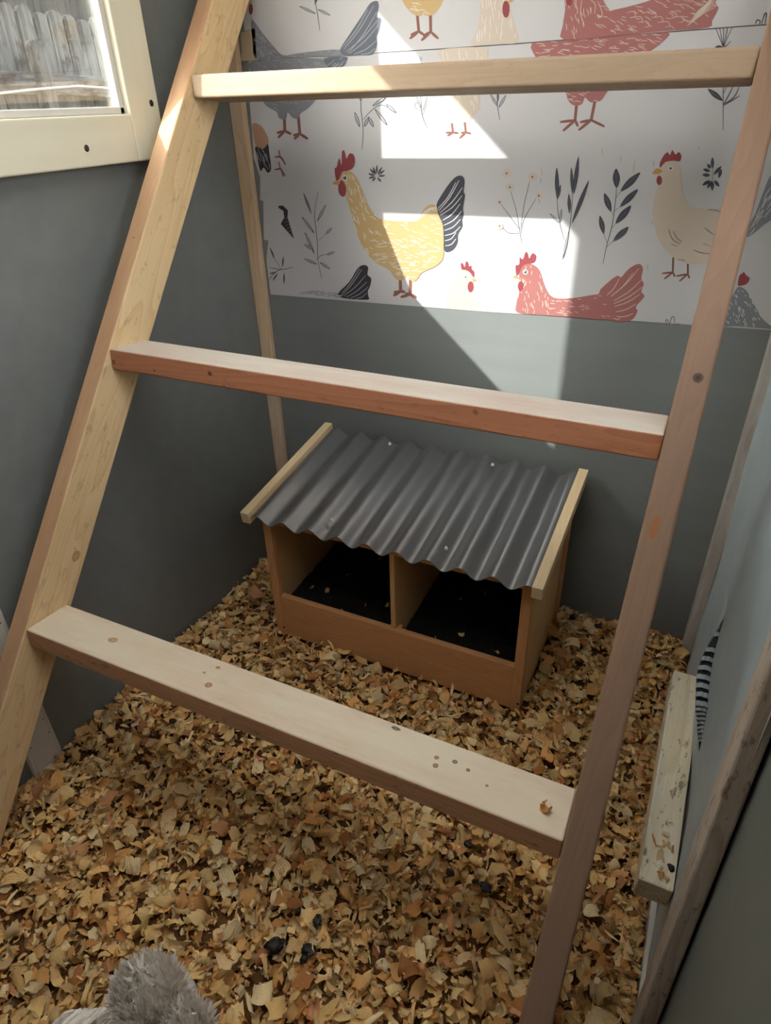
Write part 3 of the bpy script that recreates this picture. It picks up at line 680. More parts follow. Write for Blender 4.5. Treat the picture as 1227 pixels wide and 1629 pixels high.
p = P_(T2); p.line([(795, 245), (792, 285), (800, 330)], 'grey', .9); p.leaf((795, 275), (785, 245), 7, 'grey', 'lgrey'); p.done('printed_sprig', low)
p = P_(T3)
p.line([(1018, 570), (1018, 375), (1020, 210)], 'slate', 1.3); p.leaf((1016, 440), (951, 388), 24, 'slate')
for L in ([(1020, 455), (1040, 420), (1062, 375)], [(1020, 455), (1065, 425), (1090, 375)], [(1020, 460), (1055, 440), (1090, 418)], [(1020, 405), (1035, 375)], [(1018, 205), (985, 122)], [(1018, 205), (1003, 122)], [(1018, 205), (1020, 122)], [(1018, 205), (1038, 121)], [(1018, 205), (1057, 120)], [(1020, 210), (1052, 180)]): p.line(L, 'slate', 1.6)
p.oval((1000, 212), 18, 14, 'slate'); p.done('printed_branch', low)
p = P_(T3, True)
for L in ([(1160, 106), (1165, 88), (1180, 92), (1175, 106)], [(1185, 106), (1200, 60), (1208, 62), (1200, 104)]): p.line(L, 'black', 1.8)
p.done('printed_sprig', upp)
p = P_(T2, True); p.poly([(8, 140), (70, 124), (78, 262), (14, 266)], 'fleck', False); p.line([(8, 140), (70, 124)], 'brown', 1); p.done('printed_patch', upp)

# ------------------------------------------------------------------ nest box
BX, BY, BZ = -.851, 1.045, ZF-.01
BW, BD, HF, HB, HBD, PW, DV = .65, .342, .373, .422, .133, .022, .334
ph = math.radians(.24)
bu = Vector((math.cos(ph), math.sin(ph), 0)); bv = Vector((-math.sin(ph), math.cos(ph), 0)); bo = Vector((BX, BY, BZ))
nb = empty('nest_box', tuple(bo), 'pine double nest box with a dark corrugated roof standing in the shavings', 'nest box')
def P3(a, b_, c): return bo+bu*a+bv*b_+Vector((0, 0, c))
SL = (HB-HF)/BD
def nbox(name, a0, a1, b0, b1, c0, c1, mat, slope=False, bev=.0015, along='x', parent=None):
    """box in the nest-box frame; with slope=True the top follows the roof"""
    bm = box_bm(0, 1, 0, 1, 0, 1, 0)
    for v in bm.verts:
        x, y, z = a0+v.co.x*(a1-a0), b0+v.co.y*(b1-b0), v.co.z
        if slope: zz_ = c0+z*((HF+SL*y+c1)-c0)
        else: zz_ = c0+z*(c1-c0)
        v.co = (x, y, zz_)
    if bev: bmesh.ops.bevel(bm, geom=bm.edges[:], offset=bev, segments=2, affect='EDGES', profile=.5)
    mw = axes(bo, bu, bv)
    # local x must run along the grain
    rot = {'x': Matrix.Identity(4), 'y': Matrix.Rotation(math.pi/2, 4, 'Z'), 'z': Matrix.Rotation(-math.pi/2, 4, 'Y')}[along]
    me = bm_mesh(bm, name); me.transform(rot.inverted())
    return link(me, name, mat, parent or nb, mw @ rot)
TK = .012
nbox('side_panel', 0, TK, .004, BD, .0, -.004, M['box'], True, along='z')
nbox('side_panel', BW-TK, BW, .004, BD, .0, -.004, M['box'], True, along='z')
nbox('front_post', 0, PW, -.002, .018, .0, -.002, M['boxf'], True, along='z')
nbox('front_post', BW-PW, BW, -.002, .018, .0, -.002, M['boxf'], True, along='z')
nbox('back_post', BW-.002, BW+.008, BD-.03, BD, .0, -.02, M['boxf'], True, along='z')
nbox('divider', DV-.006, DV+.006, .006, BD-.012, .02, -.006, M['box'], True, along='z')
nbox('front_board', PW, BW-PW, .0, .016, .004, HBD, M['boxf'], along='x')
nbox('back_panel', TK, BW-TK, BD-.012, BD, .02, HB-.006, M['boxf'], along='x')
nbox('bottom_panel', TK, BW-TK, .016, BD-.012, .02, .032, M['box'], along='x')
nbox('top_rail', PW, BW-PW, .0, .016, HF-.022, HF+.004, M['boxf'], along='x')
nbox('divider_foot', DV-.014, DV+.016, .016, .03, HBD-.02, HBD-.002, M['boxf'], along='x')
for px in ((452, 998), (824, 1120)):
    q = ony(px, (bo-bv*.002).y); disc('screw_hole', q, (0, -1, 0), .003, .0008, M['hole'], nb, 10)
# roof sheet
RZ = .014; OVF, OVB, AMP, PER = .036, .012, .0095, .0705
rows = 2; nw = 220; A0, A1 = -.012, BW+.012
b0, b1 = -OVF, BD+OVB
V = []; 
for th in (0, -.0016):
    for j in range(9):
        bb = b0+(b1-b0)*j/8
        for i in range(nw+1):
            a = A0+(A1-A0)*i/nw
            V.append(tuple(P3(a, bb, HF+SL*bb+RZ+AMP*math.cos(2*math.pi*(a-.012)/PER)+th)))
m = nw+1; Fc = []; off = 9*m
for j in range(8):
    for i in range(nw):
        a = j*m+i; Fc.append((a, a+1, a+m+1, a+m)); Fc.append((off+a, off+a+m, off+a+m+1, off+a+1))
for (r0, r1) in ((0, off), (8*m, off+8*m)):   # rims keep their own vertices so the shading stays crisp
    k0 = len(V); V += V[r0:r0+m]+V[r1:r1+m]
    for i in range(nw): Fc.append((k0+i, k0+i+1, k0+m+i+1, k0+m+i))
me = bpy.data.meshes.new('roof_sheet'); me.from_pydata(V, [], Fc); me.update()
me.polygons.foreach_set('use_smooth', [True]*len(me.polygons)); rf = link(me, 'roof_sheet', M['roof'], nb)
me.transform(Matrix.Translation(-bo)); rf.matrix_local = Matrix.Identity(4)
rn = Vector((0, -SL, 1)).normalized(); rd = (bv*1+Vector((0, 0, SL))).normalized()
for px in ((528, 826), (710, 871), (620, 705), (784, 738)):
    q = onplane(px, P3(0, 0, HF+RZ+AMP), rn); disc('roof_screw', q-rn*.003, rn, .0042, .005, M['cap'], nb, 12)
for a in (-.026, BW+.004):
    o = P3(a, -OVF-.004, HF-SL*(OVF+.004)+RZ-.014)
    board('roof_batten', o, rd, -bu, (0, (BD+OVF+OVB+.012)*math.hypot(1, SL), -.022, 0, 0, .03), M['batten'], nb, .0015)
# nest pads
def pad(a0, a1, label):
    th = empty('nest_pad', tuple(P3((a0+a1)/2, BD/2, .033)), label, 'nest pad')
    nx, ny = 26, 30; V = []; Fc = []
    for j in range(ny+1):
        for i in range(nx+1):
            a = a0+(a1-a0)*i/nx; b_ = .018+(BD-.032)*j/ny
            V.append(tuple(P3(a, b_, .092+.004*noise.noise(Vector((a*40, b_*40, 0)))+.012*(j/ny))))
    for j in range(ny):
        for i in range(nx): k = j*(nx+1)+i; Fc.append((k, k+1, k+nx+2, k+nx+1))
    n0 = len(V)
    for (i, j) in [(i, 0) for i in range(nx+1)]+[(nx, j) for j in range(1, ny+1)]+[(i, ny) for i in range(nx-1, -1, -1)]+[(0, j) for j in range(ny-1, 0, -1)]:
        v = V[j*(nx+1)+i]; V.append((v[0], v[1], bo.z+.033))
    ring = [j*(nx+1)+i for (i, j) in [(i, 0) for i in range(nx+1)]+[(nx, j) for j in range(1, ny+1)]+[(i, ny) for i in range(nx-1, -1, -1)]+[(0, j) for j in range(ny-1, 0, -1)]]
    for k in range(len(ring)): k2 = (k+1) % len(ring); Fc.append((ring[k], n0+k, n0+k2, ring[k2]))
    from_np('pad_body', V, Fc, M['turf'], th)
    V = []; Fc = []
    for k in range(5200):
        a, b_ = rng.uniform(a0+.003, a1-.003), rng.uniform(.02, BD-.016); z = .09+.012*(b_/BD)
        dx, dy, h, w = rng.normal(0, .005), rng.normal(0, .005), rng.uniform(.006, .014), .0011; an = rng.uniform(0, 3.14); i = len(V)
        q = P3(a, b_, z); q2 = P3(min(max(a+dx, a0), a1), min(max(b_+dy, .018), BD-.014), z+h)
        c_, s_ = math.cos(an)*w, math.sin(an)*w
        V += [(q.x-c_, q.y-s_, q.z), (q.x+c_, q.y+s_, q.z), tuple(q2)]; Fc.append((i, i+1, i+2))
    o = from_np('turf_blades', V, Fc, M['turf'], th); o['kind'] = 'stuff'
pad(TK+.002, DV-.008, 'black turf pad filling the left compartment of the nest box')
pad(DV+.008, BW-TK-.002, 'black turf pad filling the right compartment of the nest box')

# ------------------------------------------------------------------ wood shavings
def shav_mat():
    t = NT('wood_shaving', .65, .25)
    at = t.new('ShaderNodeAttribute', attribute_name='tint'); uv = t.new('ShaderNodeUVMap', uv_map='UVMap')
    wv = t.new('ShaderNodeTexWave', wave_type='BANDS', bands_direction='Y'); wv.inputs['Scale'].default_value = 1.7; wv.inputs['Distortion'].default_value = 3.0; wv.inputs['Detail'].default_value = 2
    t.link(uv.outputs[0], wv.inputs['Vector'])
    c = t.mix(t.math('MULTIPLY', t.math('MULTIPLY', wv.outputs['Fac'], t.noise(uv.outputs[0], 1.7, 2)), .62), at.outputs['Color'], srgb(160, 100, 52), 'MIX')
    t.bump(wv.outputs['Fac'], .3, .0006)
    t.color(c)
    tl = t.new('ShaderNodeBsdfTranslucent'); t.link(c, tl.inputs['Color']); mx = t.new('ShaderNodeMixShader'); mx.inputs[0].default_value = .18
    t.link(t.p.outputs[0], mx.inputs[1]); t.link(tl.outputs[0], mx.inputs[2]); t.link(mx.outputs[0], t.n['Material Output'].inputs[0])
    return t.m
M['shav'] = shav_mat()
TINTS = np.array([srgb(*c)[:3] for c in ((250, 222, 168), (246, 212, 152), (252, 234, 194), (236, 186, 122), (242, 202, 142), (216, 160, 100), (248, 222, 178), (190, 130, 80), (230, 170, 128))])
TP = np.array([.2, .2, .13, .13, .14, .07, .07, .03, .03])
def hfield(x, y):
    h = ZF-.004+.012*noise.noise(Vector((x*5, y*5, 1)))+.010*noise.noise(Vector((x*13, y*13, 4)))
    return h
def flakes(n, size_lo, size_hi, place, tilt, seg=5):
    """vertex, face, tint and uv arrays of n curled, ragged shavings"""
    nu, nv = seg, (4 if seg > 3 else 2)
    Vs, Fs, Ts, UV = [], [], [], []
    for k in range(n):
        o = place(k)
        if o is None: continue
        L = rng.uniform(size_lo, size_hi)*(1.25 if rng.random() < .15 else 1); Wd_ = L*(rng.uniform(.28, .8) if rng.random() < .72 else rng.uniform(.12, .26))
        curl = rng.uniform(1.2, 3.4)*(1 if rng.random() < .5 else -1) if rng.random() < .75 else rng.uniform(-5, 5); tw = rng.uniform(-.5, .5); cup = rng.uniform(-.12, .12)
        tip0, tip1 = rng.uniform(.55, 1), rng.uniform(.5, 1)
        e0, e1 = rng.normal(0, .07, nv+1)*L, rng.normal(0, .09, nv+1)*L; sk = rng.normal(0, .12)*L
        yaw, ti, ta = rng.uniform(0, 6.283), abs(rng.normal(0, tilt)), rng.uniform(0, 6.283)
        R_ = Matrix.Rotation(ti, 3, Vector((math.cos(ta), math.sin(ta), 0))) @ Matrix.Rotation(yaw, 3, 'Z')
        R_ = np.array(R_)
        u = np.linspace(-.5, .5, nu+1); th = curl*u
        if abs(curl) > .05: px_, pz_ = np.sin(th)/curl*L, (1-np.cos(th))/curl*L
        else: px_, pz_ = u*L, u*0
        wid = Wd_*(1-(1-tip0)*np.clip(-u*2, 0, 1)**2)*(1-(1-tip1)*np.clip(u*2, 0, 1)**2)
        pts = []
        for j in range(nv+1):
            w = (j/nv-.5)
            jag = rng.normal(0, .018, nu+1)*L*(1 if j in (0, nv) else 0); endj = np.zeros(nu+1); endj[0] = e0[j]+sk*w; endj[-1] = e1[j]+sk*w
            yy = w*wid+jag; zz_ = pz_+cup*L*(4*w*w)+tw*u*w*wid
            pts.append(np.stack([px_+endj, yy, zz_], 1))
        pts = np.concatenate(pts) @ R_.T
        pts[:, 2] += -pts[:, 2].mean()
        pts += np.array(o)
        b0 = len(Vs)*1
        Vs.append(pts)
        tint = TINTS[rng.choice(len(TINTS), p=TP)]*np.array([1, .95, .82])*rng.uniform(.70, 1.18)
        Ts.append(np.tile(tint, (len(pts), 1)))
        UV.append(np.stack([np.tile(u*3, nv+1)+rng.uniform(0, 9), np.repeat(np.arange(nv+1)/nv, nu+1)*rng.uniform(1.0, 2.6)+rng.uniform(0, 9)], 1))
    m_ = (nu+1)*(nv+1); base = []
    for j in range(nv):
        for i in range(nu): a = j*(nu+1)+i; base.append((a, a+1, a+nu+2, a+nu+1))
    base = np.array(base)
    F_ = np.concatenate([base+k*m_ for k in range(len(Vs))])
    return np.concatenate(Vs), F_, np.concatenate(Ts), np.concatenate(UV)
def np_mesh(name, V, F_, T_, U_):
    me = bpy.data.meshes.new(name); nf = len(F_)
    me.vertices.add(len(V)); me.vertices.foreach_set('co', V.astype(np.float32).ravel())
    me.loops.add(nf*4); me.loops.foreach_set('vertex_index', F_.astype(np.int32).ravel())
    me.polygons.add(nf); me.polygons.foreach_set('loop_start', np.arange(0, nf*4, 4, dtype=np.int32))
    me.polygons.foreach_set('use_smooth', np.ones(nf, bool))
    me.update(calc_edges=True)
    at = me.color_attributes.new('tint', 'FLOAT_COLOR', 'POINT'); at.data.foreach_set('color', np.concatenate([T_, np.ones((len(T_), 1))], 1).astype(np.float32).ravel())
    uv = me.uv_layers.new(name='UVMap'); uv.data.foreach_set('uv', U_[F_.ravel()].astype(np.float32).ravel())
    return me
def in_box(x, y, m_=.0): return BX-m_ < x < BX+BW+m_ and BY-m_ < y < BY+BD+m_
def placer(lo, hi, y0=-.3, y1=D-.012, mrg=.008):
    def f(k):
        x = rng.uniform(XL+mrg, XR-mrg); y = rng.uniform(y0, y1)
        if in_box(x, y, .006): return None
        h = hfield(x, y)
        e = 0
        if y > 1.3 and x > -.2: e = .012
        return (x, y, h+e+rng.uniform(lo, hi))
    return f
parts = [flakes(8000, .018, .036, placer(-.022, .000), .55), flakes(9500, .014, .042, placer(-.008, .020), .80), flakes(9000, .006, .016, placer(-.004, .018), .6, 3)]
# shavings banked along the walls
def edge_place(k):
    s_ = rng.integers(3)
    if s_ == 0: x, y = XL+.010+abs(rng.normal(0, .02)), rng.uniform(0, D-.02)
    elif s_ == 1: x, y = rng.uniform(XL+.02, XR-.02), D-.012-abs(rng.normal(0, .02))
    else: x, y = XR-.012-abs(rng.normal(0, .015)), rng.uniform(.4, D-.07)
    if in_box(x, y, .006): return None
    return (x, y, hfield(x, y)+rng.uniform(0, .02))
parts.append(flakes(1500, .012, .026, edge_place, .5))
bed = empty('shavings_bedding', (-.47, .5, ZF-.05), 'thick bed of curled pale wood shavings covering the whole floor', 'wood shavings')
bed['kind'] = 'stuff'
for i, q in enumerate(parts):
    n_ = q[0].shape
    me = np_mesh('shavings', *q); o = link(me, 'shavings', M['shav'], bed); me.transform(PM[bed.name].inverted()); o.matrix_local = Matrix.Identity(4); o['kind'] = 'stuff'
nx, ny = 120, 170; V = []; Fc = []
for j in range(ny+1):
    for i in range(nx+1):
        x = XL+.002+(XR-XL-.004)*i/nx; y = -.4+(D-.004+.4)*j/ny; V.append((x, y, hfield(x, y)-.014+.004*noise.noise(Vector((x*60, y*60, 0)))))
for j in range(ny):
    for i in range(nx): k = j*(nx+1)+i; Fc.append((k, k+1, k+nx+2, k+nx+1))
t = NT('shavings_under', .8, .1); M['under'] = t.color(t.ramp(t.noise(t.coord((70, 70, 70)), 1.5, 4, .7), [(.3, srgb(60, 38, 22)), (.7, srgb(128, 88, 52))]))
o = from_np('shavings_underlayer', V, Fc, M['under'], bed, True); o['kind'] = 'stuff'

# loose single shavings on the rung, the block, the roof and the pads
def single(pos, n, size, label, group=None, tilt=.2):
    q = flakes(1, size, size*1.01, lambda k: (0, 0, 0), tilt)
    V = q[0]; V[:, 2] -= V[:, 2].min()
    me = np_mesh('wood_shaving', V, q[1], q[2], q[3])
    quat = Vector(n).to_track_quat('Z', 'Y').to_matrix().to_4x4(); quat.translation = Vector(pos)+Vector(n)*.0004
    return tag(link(me, 'wood_shaving', M['shav'], None, quat), label, 'wood shaving', group)
single(onplane((866, 1290), L0, dr), dr, .026, 'single curled shaving on the right end of the lowest rung', tilt=.1)
single(onplane((468, 773), P3(0, 0, HF+RZ), rn)+rn*.004, rn, .010, 'small brown curl of wood on the left of the corrugated roof')
kn = PM[kb.name].col[2].xyz
for px, w in (((1041, 1338), 'leftmost curl at the left edge of the lumber block, in its cluster of shavings'), ((1052, 1348), 'shaving left of centre in the cluster on the lumber block'), ((1062, 1345), 'shaving right of centre in the cluster on the lumber block'),
              ((1049, 1362), 'lower left shaving of the cluster on the lumber block'), ((1070, 1352), 'shaving of the lumber block cluster lying against the wall sheet'), ((1056, 1328), 'topmost shaving of the cluster on the lumber block'),
              ((1062, 1400), 'shaving just below the dark dropping on the lumber block'), ((1050, 1394), 'shaving nearest the sawn close end of the lumber block')):
    single(onplane(px, la, kn), kn, .016, w, 'shavings on the lumber block', .5)
single(onplane((1118, 1140), la, PM[kb.name].col[2].xyz), PM[kb.name].col[2].xyz, .02, 'lone pale chip lying toward the far end of the lumber block', tilt=.05)
padn = Vector((0, 0, 1))
for px, w in (((497, 938), 'leftmost chip, by the left side panel'), ((521, 942), 'second chip from the left side panel'), ((556, 917), 'pale chip in the middle of the turf'), ((582, 965), 'chip nearest the front board, right of centre'),
              ((616, 965), 'chip close against the divider'), ((605, 892), 'chip far back beside the divider'), ((545, 975), 'chip nearest the front board, left of centre')):
    single(onplane(px, P3(0, 0, .104), padn)+padn*.002, padn, .017, 'left nest compartment: '+w, 'shavings in the left nest compartment', .5)
for px, w in (((733, 955), 'chip in the middle of the turf'), ((772, 948), 'reddish-brown chip far back'), ((693, 1016), 'chip nearest the divider, low on the left'), ((812, 999), 'chip by the right front post'),
              ((735, 1012), 'chip near the front board, centre'), ((790, 1040), 'chip near the front board, right corner')):
    single(onplane(px, P3(0, 0, .104), padn)+padn*.002, padn, .014, 'right nest compartment: '+w, 'shavings in the right nest compartment', .5)

# ------------------------------------------------------------------ droppings
def dropping(px, r, label, group=None, z=None):
    c = onz(px, ZF+.020) if z is None else z
    bm = bmesh.new(); bmesh.ops.create_icosphere(bm, subdivisions=3, radius=1)
    sd = rng.uniform(0, 50)
    for v in bm.verts:
        k = 1+.45*noise.noise(v.co*1.6+Vector((sd, 0, 0)))+.2*noise.noise(v.co*4+Vector((sd, 3, 0)))
        v.co = Vector((v.co.x*r*k, v.co.y*r*k*.8, v.co.z*r*.55*k))
    me = bm_mesh(bm, 'dropping', True); mw = Matrix.Translation(c+Vector((0, 0, r*.25))) @ Matrix.Rotation(rng.uniform(0, 3), 4, 'Z')
    return tag(link(me, 'dropping', M['drop'], None, mw), label, 'dropping', group)
dropping((438, 1506), .016, 'largest black dropping in the shavings just right of the white hen')
g = 'droppings right of the white hen'
for px, r, w in (((492, 1512), .012, 'second largest black dropping, just right of the largest one near the hen'), ((505, 1465), .009, 'black dropping up and right of the largest one, half buried in shavings'), ((475, 1450), .006, 'tiny dropping above the largest one near the hen'), ((484, 1526), .008, 'lowest small dropping right of the white hen')): dropping(px, r, w, g)
g = 'droppings under the lowest rung'
for px, r, w in (((745, 1344), .008, 'dropping nearest the lowest rung, under its right half'), ((717, 1390), .007, 'leftmost dropping of those under the right half of the lowest rung'), ((772, 1413), .011, 'largest dropping under the right half of the lowest rung'), ((757, 1403), .006, 'small dropping touching the largest one under the lowest rung'), ((730, 1440), .005, 'dropping farthest below the right half of the lowest rung')): dropping(px, r, w, g)
dropping((913, 982), .011, 'black and white dropping by the back wall right of the nest box, nearer the box')
dropping((952, 996), .012, 'black and white dropping by the back wall, farther from the nest box')
dropping((275, 1148), .008, 'dark dropping near the left wall under the lowest rung')
dropping((0, 0), .006, 'dark dropping on top of the lumber block, near end', z=onplane((1068, 1381), la, PM[kb.name].col[2].xyz))

# ------------------------------------------------------------------ white crested hen, facing the nest box, mostly below the frame
hen = empty('white_hen', (-.43, .04, ZF), 'white crested hen seen from behind at the bottom edge, fluffy head raised', 'hen')
def fmat(name, a, b_):
    t = NT(name, .7, .2); c = t.mix(t.noise(t.coord((60, 60, 60)), 2, 4), a, b_); t.color(c)
    tl = t.new('ShaderNodeBsdfTranslucent'); t.link(c, tl.inputs['Color']); mx = t.new('ShaderNodeMixShader'); mx.inputs[0].default_value = .3
    t.link(t.p.outputs[0], mx.inputs[1]); t.link(tl.outputs[0], mx.inputs[2]); t.link(mx.outputs[0], t.n['Material Output'].inputs[0]); return t.m
M['feather'] = fmat('white_feather', srgb(250, 243, 234), srgb(236, 226, 214))
M['leg'] = flat('hen_leg', srgb(110, 112, 118), .5); M['beak'] = flat('hen_beak', srgb(120, 112, 104), .4); M['comb'] = flat('hen_comb', srgb(150, 44, 48), .5); M['eye'] = flat('hen_eye', srgb(20, 16, 14), .1)
HX, HY, HZ = -.402, .185, -.905   # head centre
spine = [  # y, z, rx, rz
    (-.19, -.99, .004, .004), (-.175, -.99, .035, .04), (-.14, -1.0, .062, .068), (-.08, -1.02, .082, .085), (-.01, -1.03, .09, .092), (.05, -1.015, .088, .092),
    (.10, -.985, .084, .088), (.14, -.965, .078, .078), (.163, -.958, .062, .062), (.182, -.930, .046, .046), (.192, -.912, .036, .038), (.212, -.912, .024, .024), (.226, -.922, .010, .012), (.230, -.925, .002, .002)]
V = []; Fc = []; sg = 28
for k, (y, z, rx, rz) in enumerate(spine):
    a, b_ = spine[max(k-1, 0)], spine[min(k+1, len(spine)-1)]; tn = Vector((0, b_[0]-a[0], b_[1]-a[1])).normalized(); nn = Vector((0, -tn.z, tn.y))
    xc = -.458+(HX+.458)*min(1, max(0, (y-.145)/.045))
    for j in range(sg):
        th = 2*math.pi*j/sg; bump_ = 1+.05*noise.noise(Vector((math.cos(th)*3, y*30, math.sin(th)*3)))
        V.append((xc+math.cos(th)*rx*bump_, y+nn.y*math.sin(th)*rz*bump_, z+nn.z*math.sin(th)*rz*bump_))
for k in range(len(spine)-1):
    for j in range(sg): a = k*sg+j; b_ = k*sg+(j+1) % sg; Fc.append((a, b_, b_+sg, a+sg))
bodyo = from_np('body', V, Fc, M['feather'], hen, True)
sub = bodyo.modifiers.new('sub', 'SUBSURF'); sub.levels = 1; sub.render_levels = 1
bodyo.data.transform(PM[hen.name].inverted()); bodyo.matrix_local = Matrix.Identity(4)
def plume(roots, name, parent):
    """barbed feather strips: each root = (pos, direction, length, width, droop vector)"""
    V, Fc = [], []
    for (p0, d0, L, w, dr_) in roots:
        side = d0.cross(Vector((rng.normal(), rng.normal(), rng.normal()))).normalized(); b0_ = len(V); sgm = 4
        for i in range(sgm+1):
            u = i/sgm; c = p0+d0*L*u+dr_*L*u*u; ww = w*(1-u)**.6*(.35+.65*min(1, u*4))+.0002
            V += [tuple(c-side*ww), tuple(c+side*ww)]
        for i in range(sgm): a = b0_+2*i; Fc.append((a, a+1, a+3, a+2))
    o = from_np(name, V, Fc, M['feather'], parent, True); o.data.transform(PM[hen.name].inverted()); o.matrix_local = Matrix.Identity(4); return o
# crest: two puffs on the crown
roots = []
puffs = [(Vector((HX-.016, HY+.000, HZ+.030)), (.038, .034, .038), 3600), (Vector((HX+.037, HY-.006, HZ+.014)), (.026, .026, .036), 1800)]
for c0, rr_, n_ in puffs:
    bm = bmesh.new(); bmesh.ops.create_icosphere(bm, subdivisions=4, radius=1)
    for v in bm.verts: k = 1+.06*noise.noise(v.co*3); v.co = c0+Vector((v.co.x*rr_[0], v.co.y*rr_[1], v.co.z*rr_[2]))*k
    o = link(bm_mesh(bm, 'crest_puff', True), 'crest_puff', M['feather'], hen); o.data.transform(PM[hen.name].inverted()); o.matrix_local = Matrix.Identity(4)
    for k in range(n_):
        v = Vector(rng.normal(size=3)).normalized()
        upv = Vector((v.x*.25, v.y*.25, 1)); tg = (upv-v*upv.dot(v)).normalized() if abs(v.z) < .97 else Vector(rng.normal(size=3)).normalized()
        nrm = .16+.5*max(0, v.z)**2
        d0 = (tg+v*nrm+Vector(rng.normal(0, .10, 3))).normalized()
        roots.append((c0+Vector((v.x*rr_[0], v.y*rr_[1], v.z*rr_[2]))*.96, d0, rng.uniform(.012, .024), rng.uniform(.0016, .0036), v*.25))
plume(roots, 'crest', hen)
roots = []
for k in range(4200):   # neck and back fluff
    y = rng.uniform(-.17, .185); i = next(i for i in range(len(spine)-1) if spine[i][0] <= y <= spine[i+1][0]); s_ = (y-spine[i][0])/(spine[i+1][0]-spine[i][0])
    z, rx, rz = (spine[i][j]+(spine[i+1][j]-spine[i][j])*s_ for j in (1, 2, 3)); th = rng.uniform(-.5, math.pi+.5)
    xc = -.458+(HX+.458)*min(1, max(0, (y-.145)/.045))
    nr = Vector((math.cos(th), 0, math.sin(th))); pz = Vector((xc+math.cos(th)*rx*.97, y, z+math.sin(th)*rz*.97))
    roots.append((pz, (nr*.35+Vector((0, -1, -.15))+Vector(rng.normal(0, .15, 3))).normalized(), rng.uniform(.018, .032), rng.uniform(.003, .0055), Vector((0, 0, -.2))))
plume(roots, 'plumage', hen)
roots = []
for k in range(700):
    v = Vector((rng.normal(0, .55), -abs(rng.normal(.7, .3)), rng.normal(.8, .35))).normalized(); roots.append((Vector((-.455, -.15, -.97))+v*.015, v, rng.uniform(.06, .10), rng.uniform(.004, .008), Vector((0, -.1, -.3))))
plume(roots, 'tail', hen)
for s_ in (-1, 1):
    bm = bmesh.new(); bmesh.ops.create_uvsphere(bm, u_segments=20, v_segments=12, radius=1)
    for v in bm.verts:
        v.co = Vector((-.455+s_*(.078+.016*v.co.x), -.03+.095*v.co.y, -1.005+.05*v.co.z-.015*v.co.y*-1))
    o = link(bm_mesh(bm, 'wing', True), 'wing', M['feather'], hen); o.data.transform(PM[hen.name].inverted()); o.matrix_local = Matrix.Identity(4)
def tube(pts, name, mat, parent):
    bm = bmesh.new(); rings = []
    for k, (p_, r) in enumerate(pts):
        a = pts[max(k-1, 0)][0]; b_ = pts[min(k+1, len(pts)-1)][0]; tn = (b_-a).normalized(); x_ = tn.orthogonal().normalized(); y_ = tn.cross(x_)
        rings.append([bm.verts.new(p_+(x_*math.cos(t_)+y_*math.sin(t_))*r) for t_ in [2*math.pi*j/8 for j in range(8)]])
    for a, b_ in zip(rings, rings[1:]):
        for j in range(8): bm.faces.new((a[j], a[(j+1) % 8], b_[(j+1) % 8], b_[j]))
    bm.faces.new(rings[0][::-1]); bm.faces.new(rings[-1])
    o = link(bm_mesh(bm, name, True), name, mat, parent); return o
for s_ in (-1, 1):
    x = -.455+s_*.035; kn = Vector((x, .0, -1.085)); an = Vector((x, -.012, ZF+.022)); 
    leg = tube([(Vector((x, .01, -1.07)), .016), (kn+Vector((0, 0, -.02)), .010), (Vector((x, -.005, -1.13)), .0065), (an, .006)], 'leg', M['leg'], hen)
    for tx, ty in ((-.022, .038), (0, .048), (.022, .038), (0, -.026)):
        tube([(an, .0055), (Vector((x+tx*.6, an.y+ty*.6, ZF+.014)), .0045), (Vector((x+tx, an.y+ty, ZF+.009)), .002)], 'toe', M['leg'], leg)
tube([(Vector((HX, .222, HZ-.021)), .009), (Vector((HX-.004, .230, HZ-.033)), .006), (Vector((HX-.006, .236, HZ-.044)), .001)], 'beak', M['beak'], hen)
for s_ in (-1, 1):
    bm = bmesh.new(); bmesh.ops.create_icosphere(bm, subdivisions=2, radius=.0045); o = link(bm_mesh(bm, 'eye', True), 'eye', M['eye'], hen, Matrix.Translation((HX+s_*.024, .208, HZ-.010)))
    bm = bmesh.new(); bmesh.ops.create_icosphere(bm, subdivisions=2, radius=.007); bmesh.ops.scale(bm, vec=(.5, .8, 1.3), verts=bm.verts); link(bm_mesh(bm, 'wattle', True), 'wattle', M['comb'], hen, Matrix.Translation((HX+s_*.010, .218, HZ-.036)))
bm = bmesh.new(); bmesh.ops.create_icosphere(bm, subdivisions=2, radius=.010); bmesh.ops.scale(bm, vec=(1, .8, .7), verts=bm.verts); link(bm_mesh(bm, 'comb', True), 'comb', M['comb'], hen, Matrix.Translation((HX, .216, HZ-.002)))

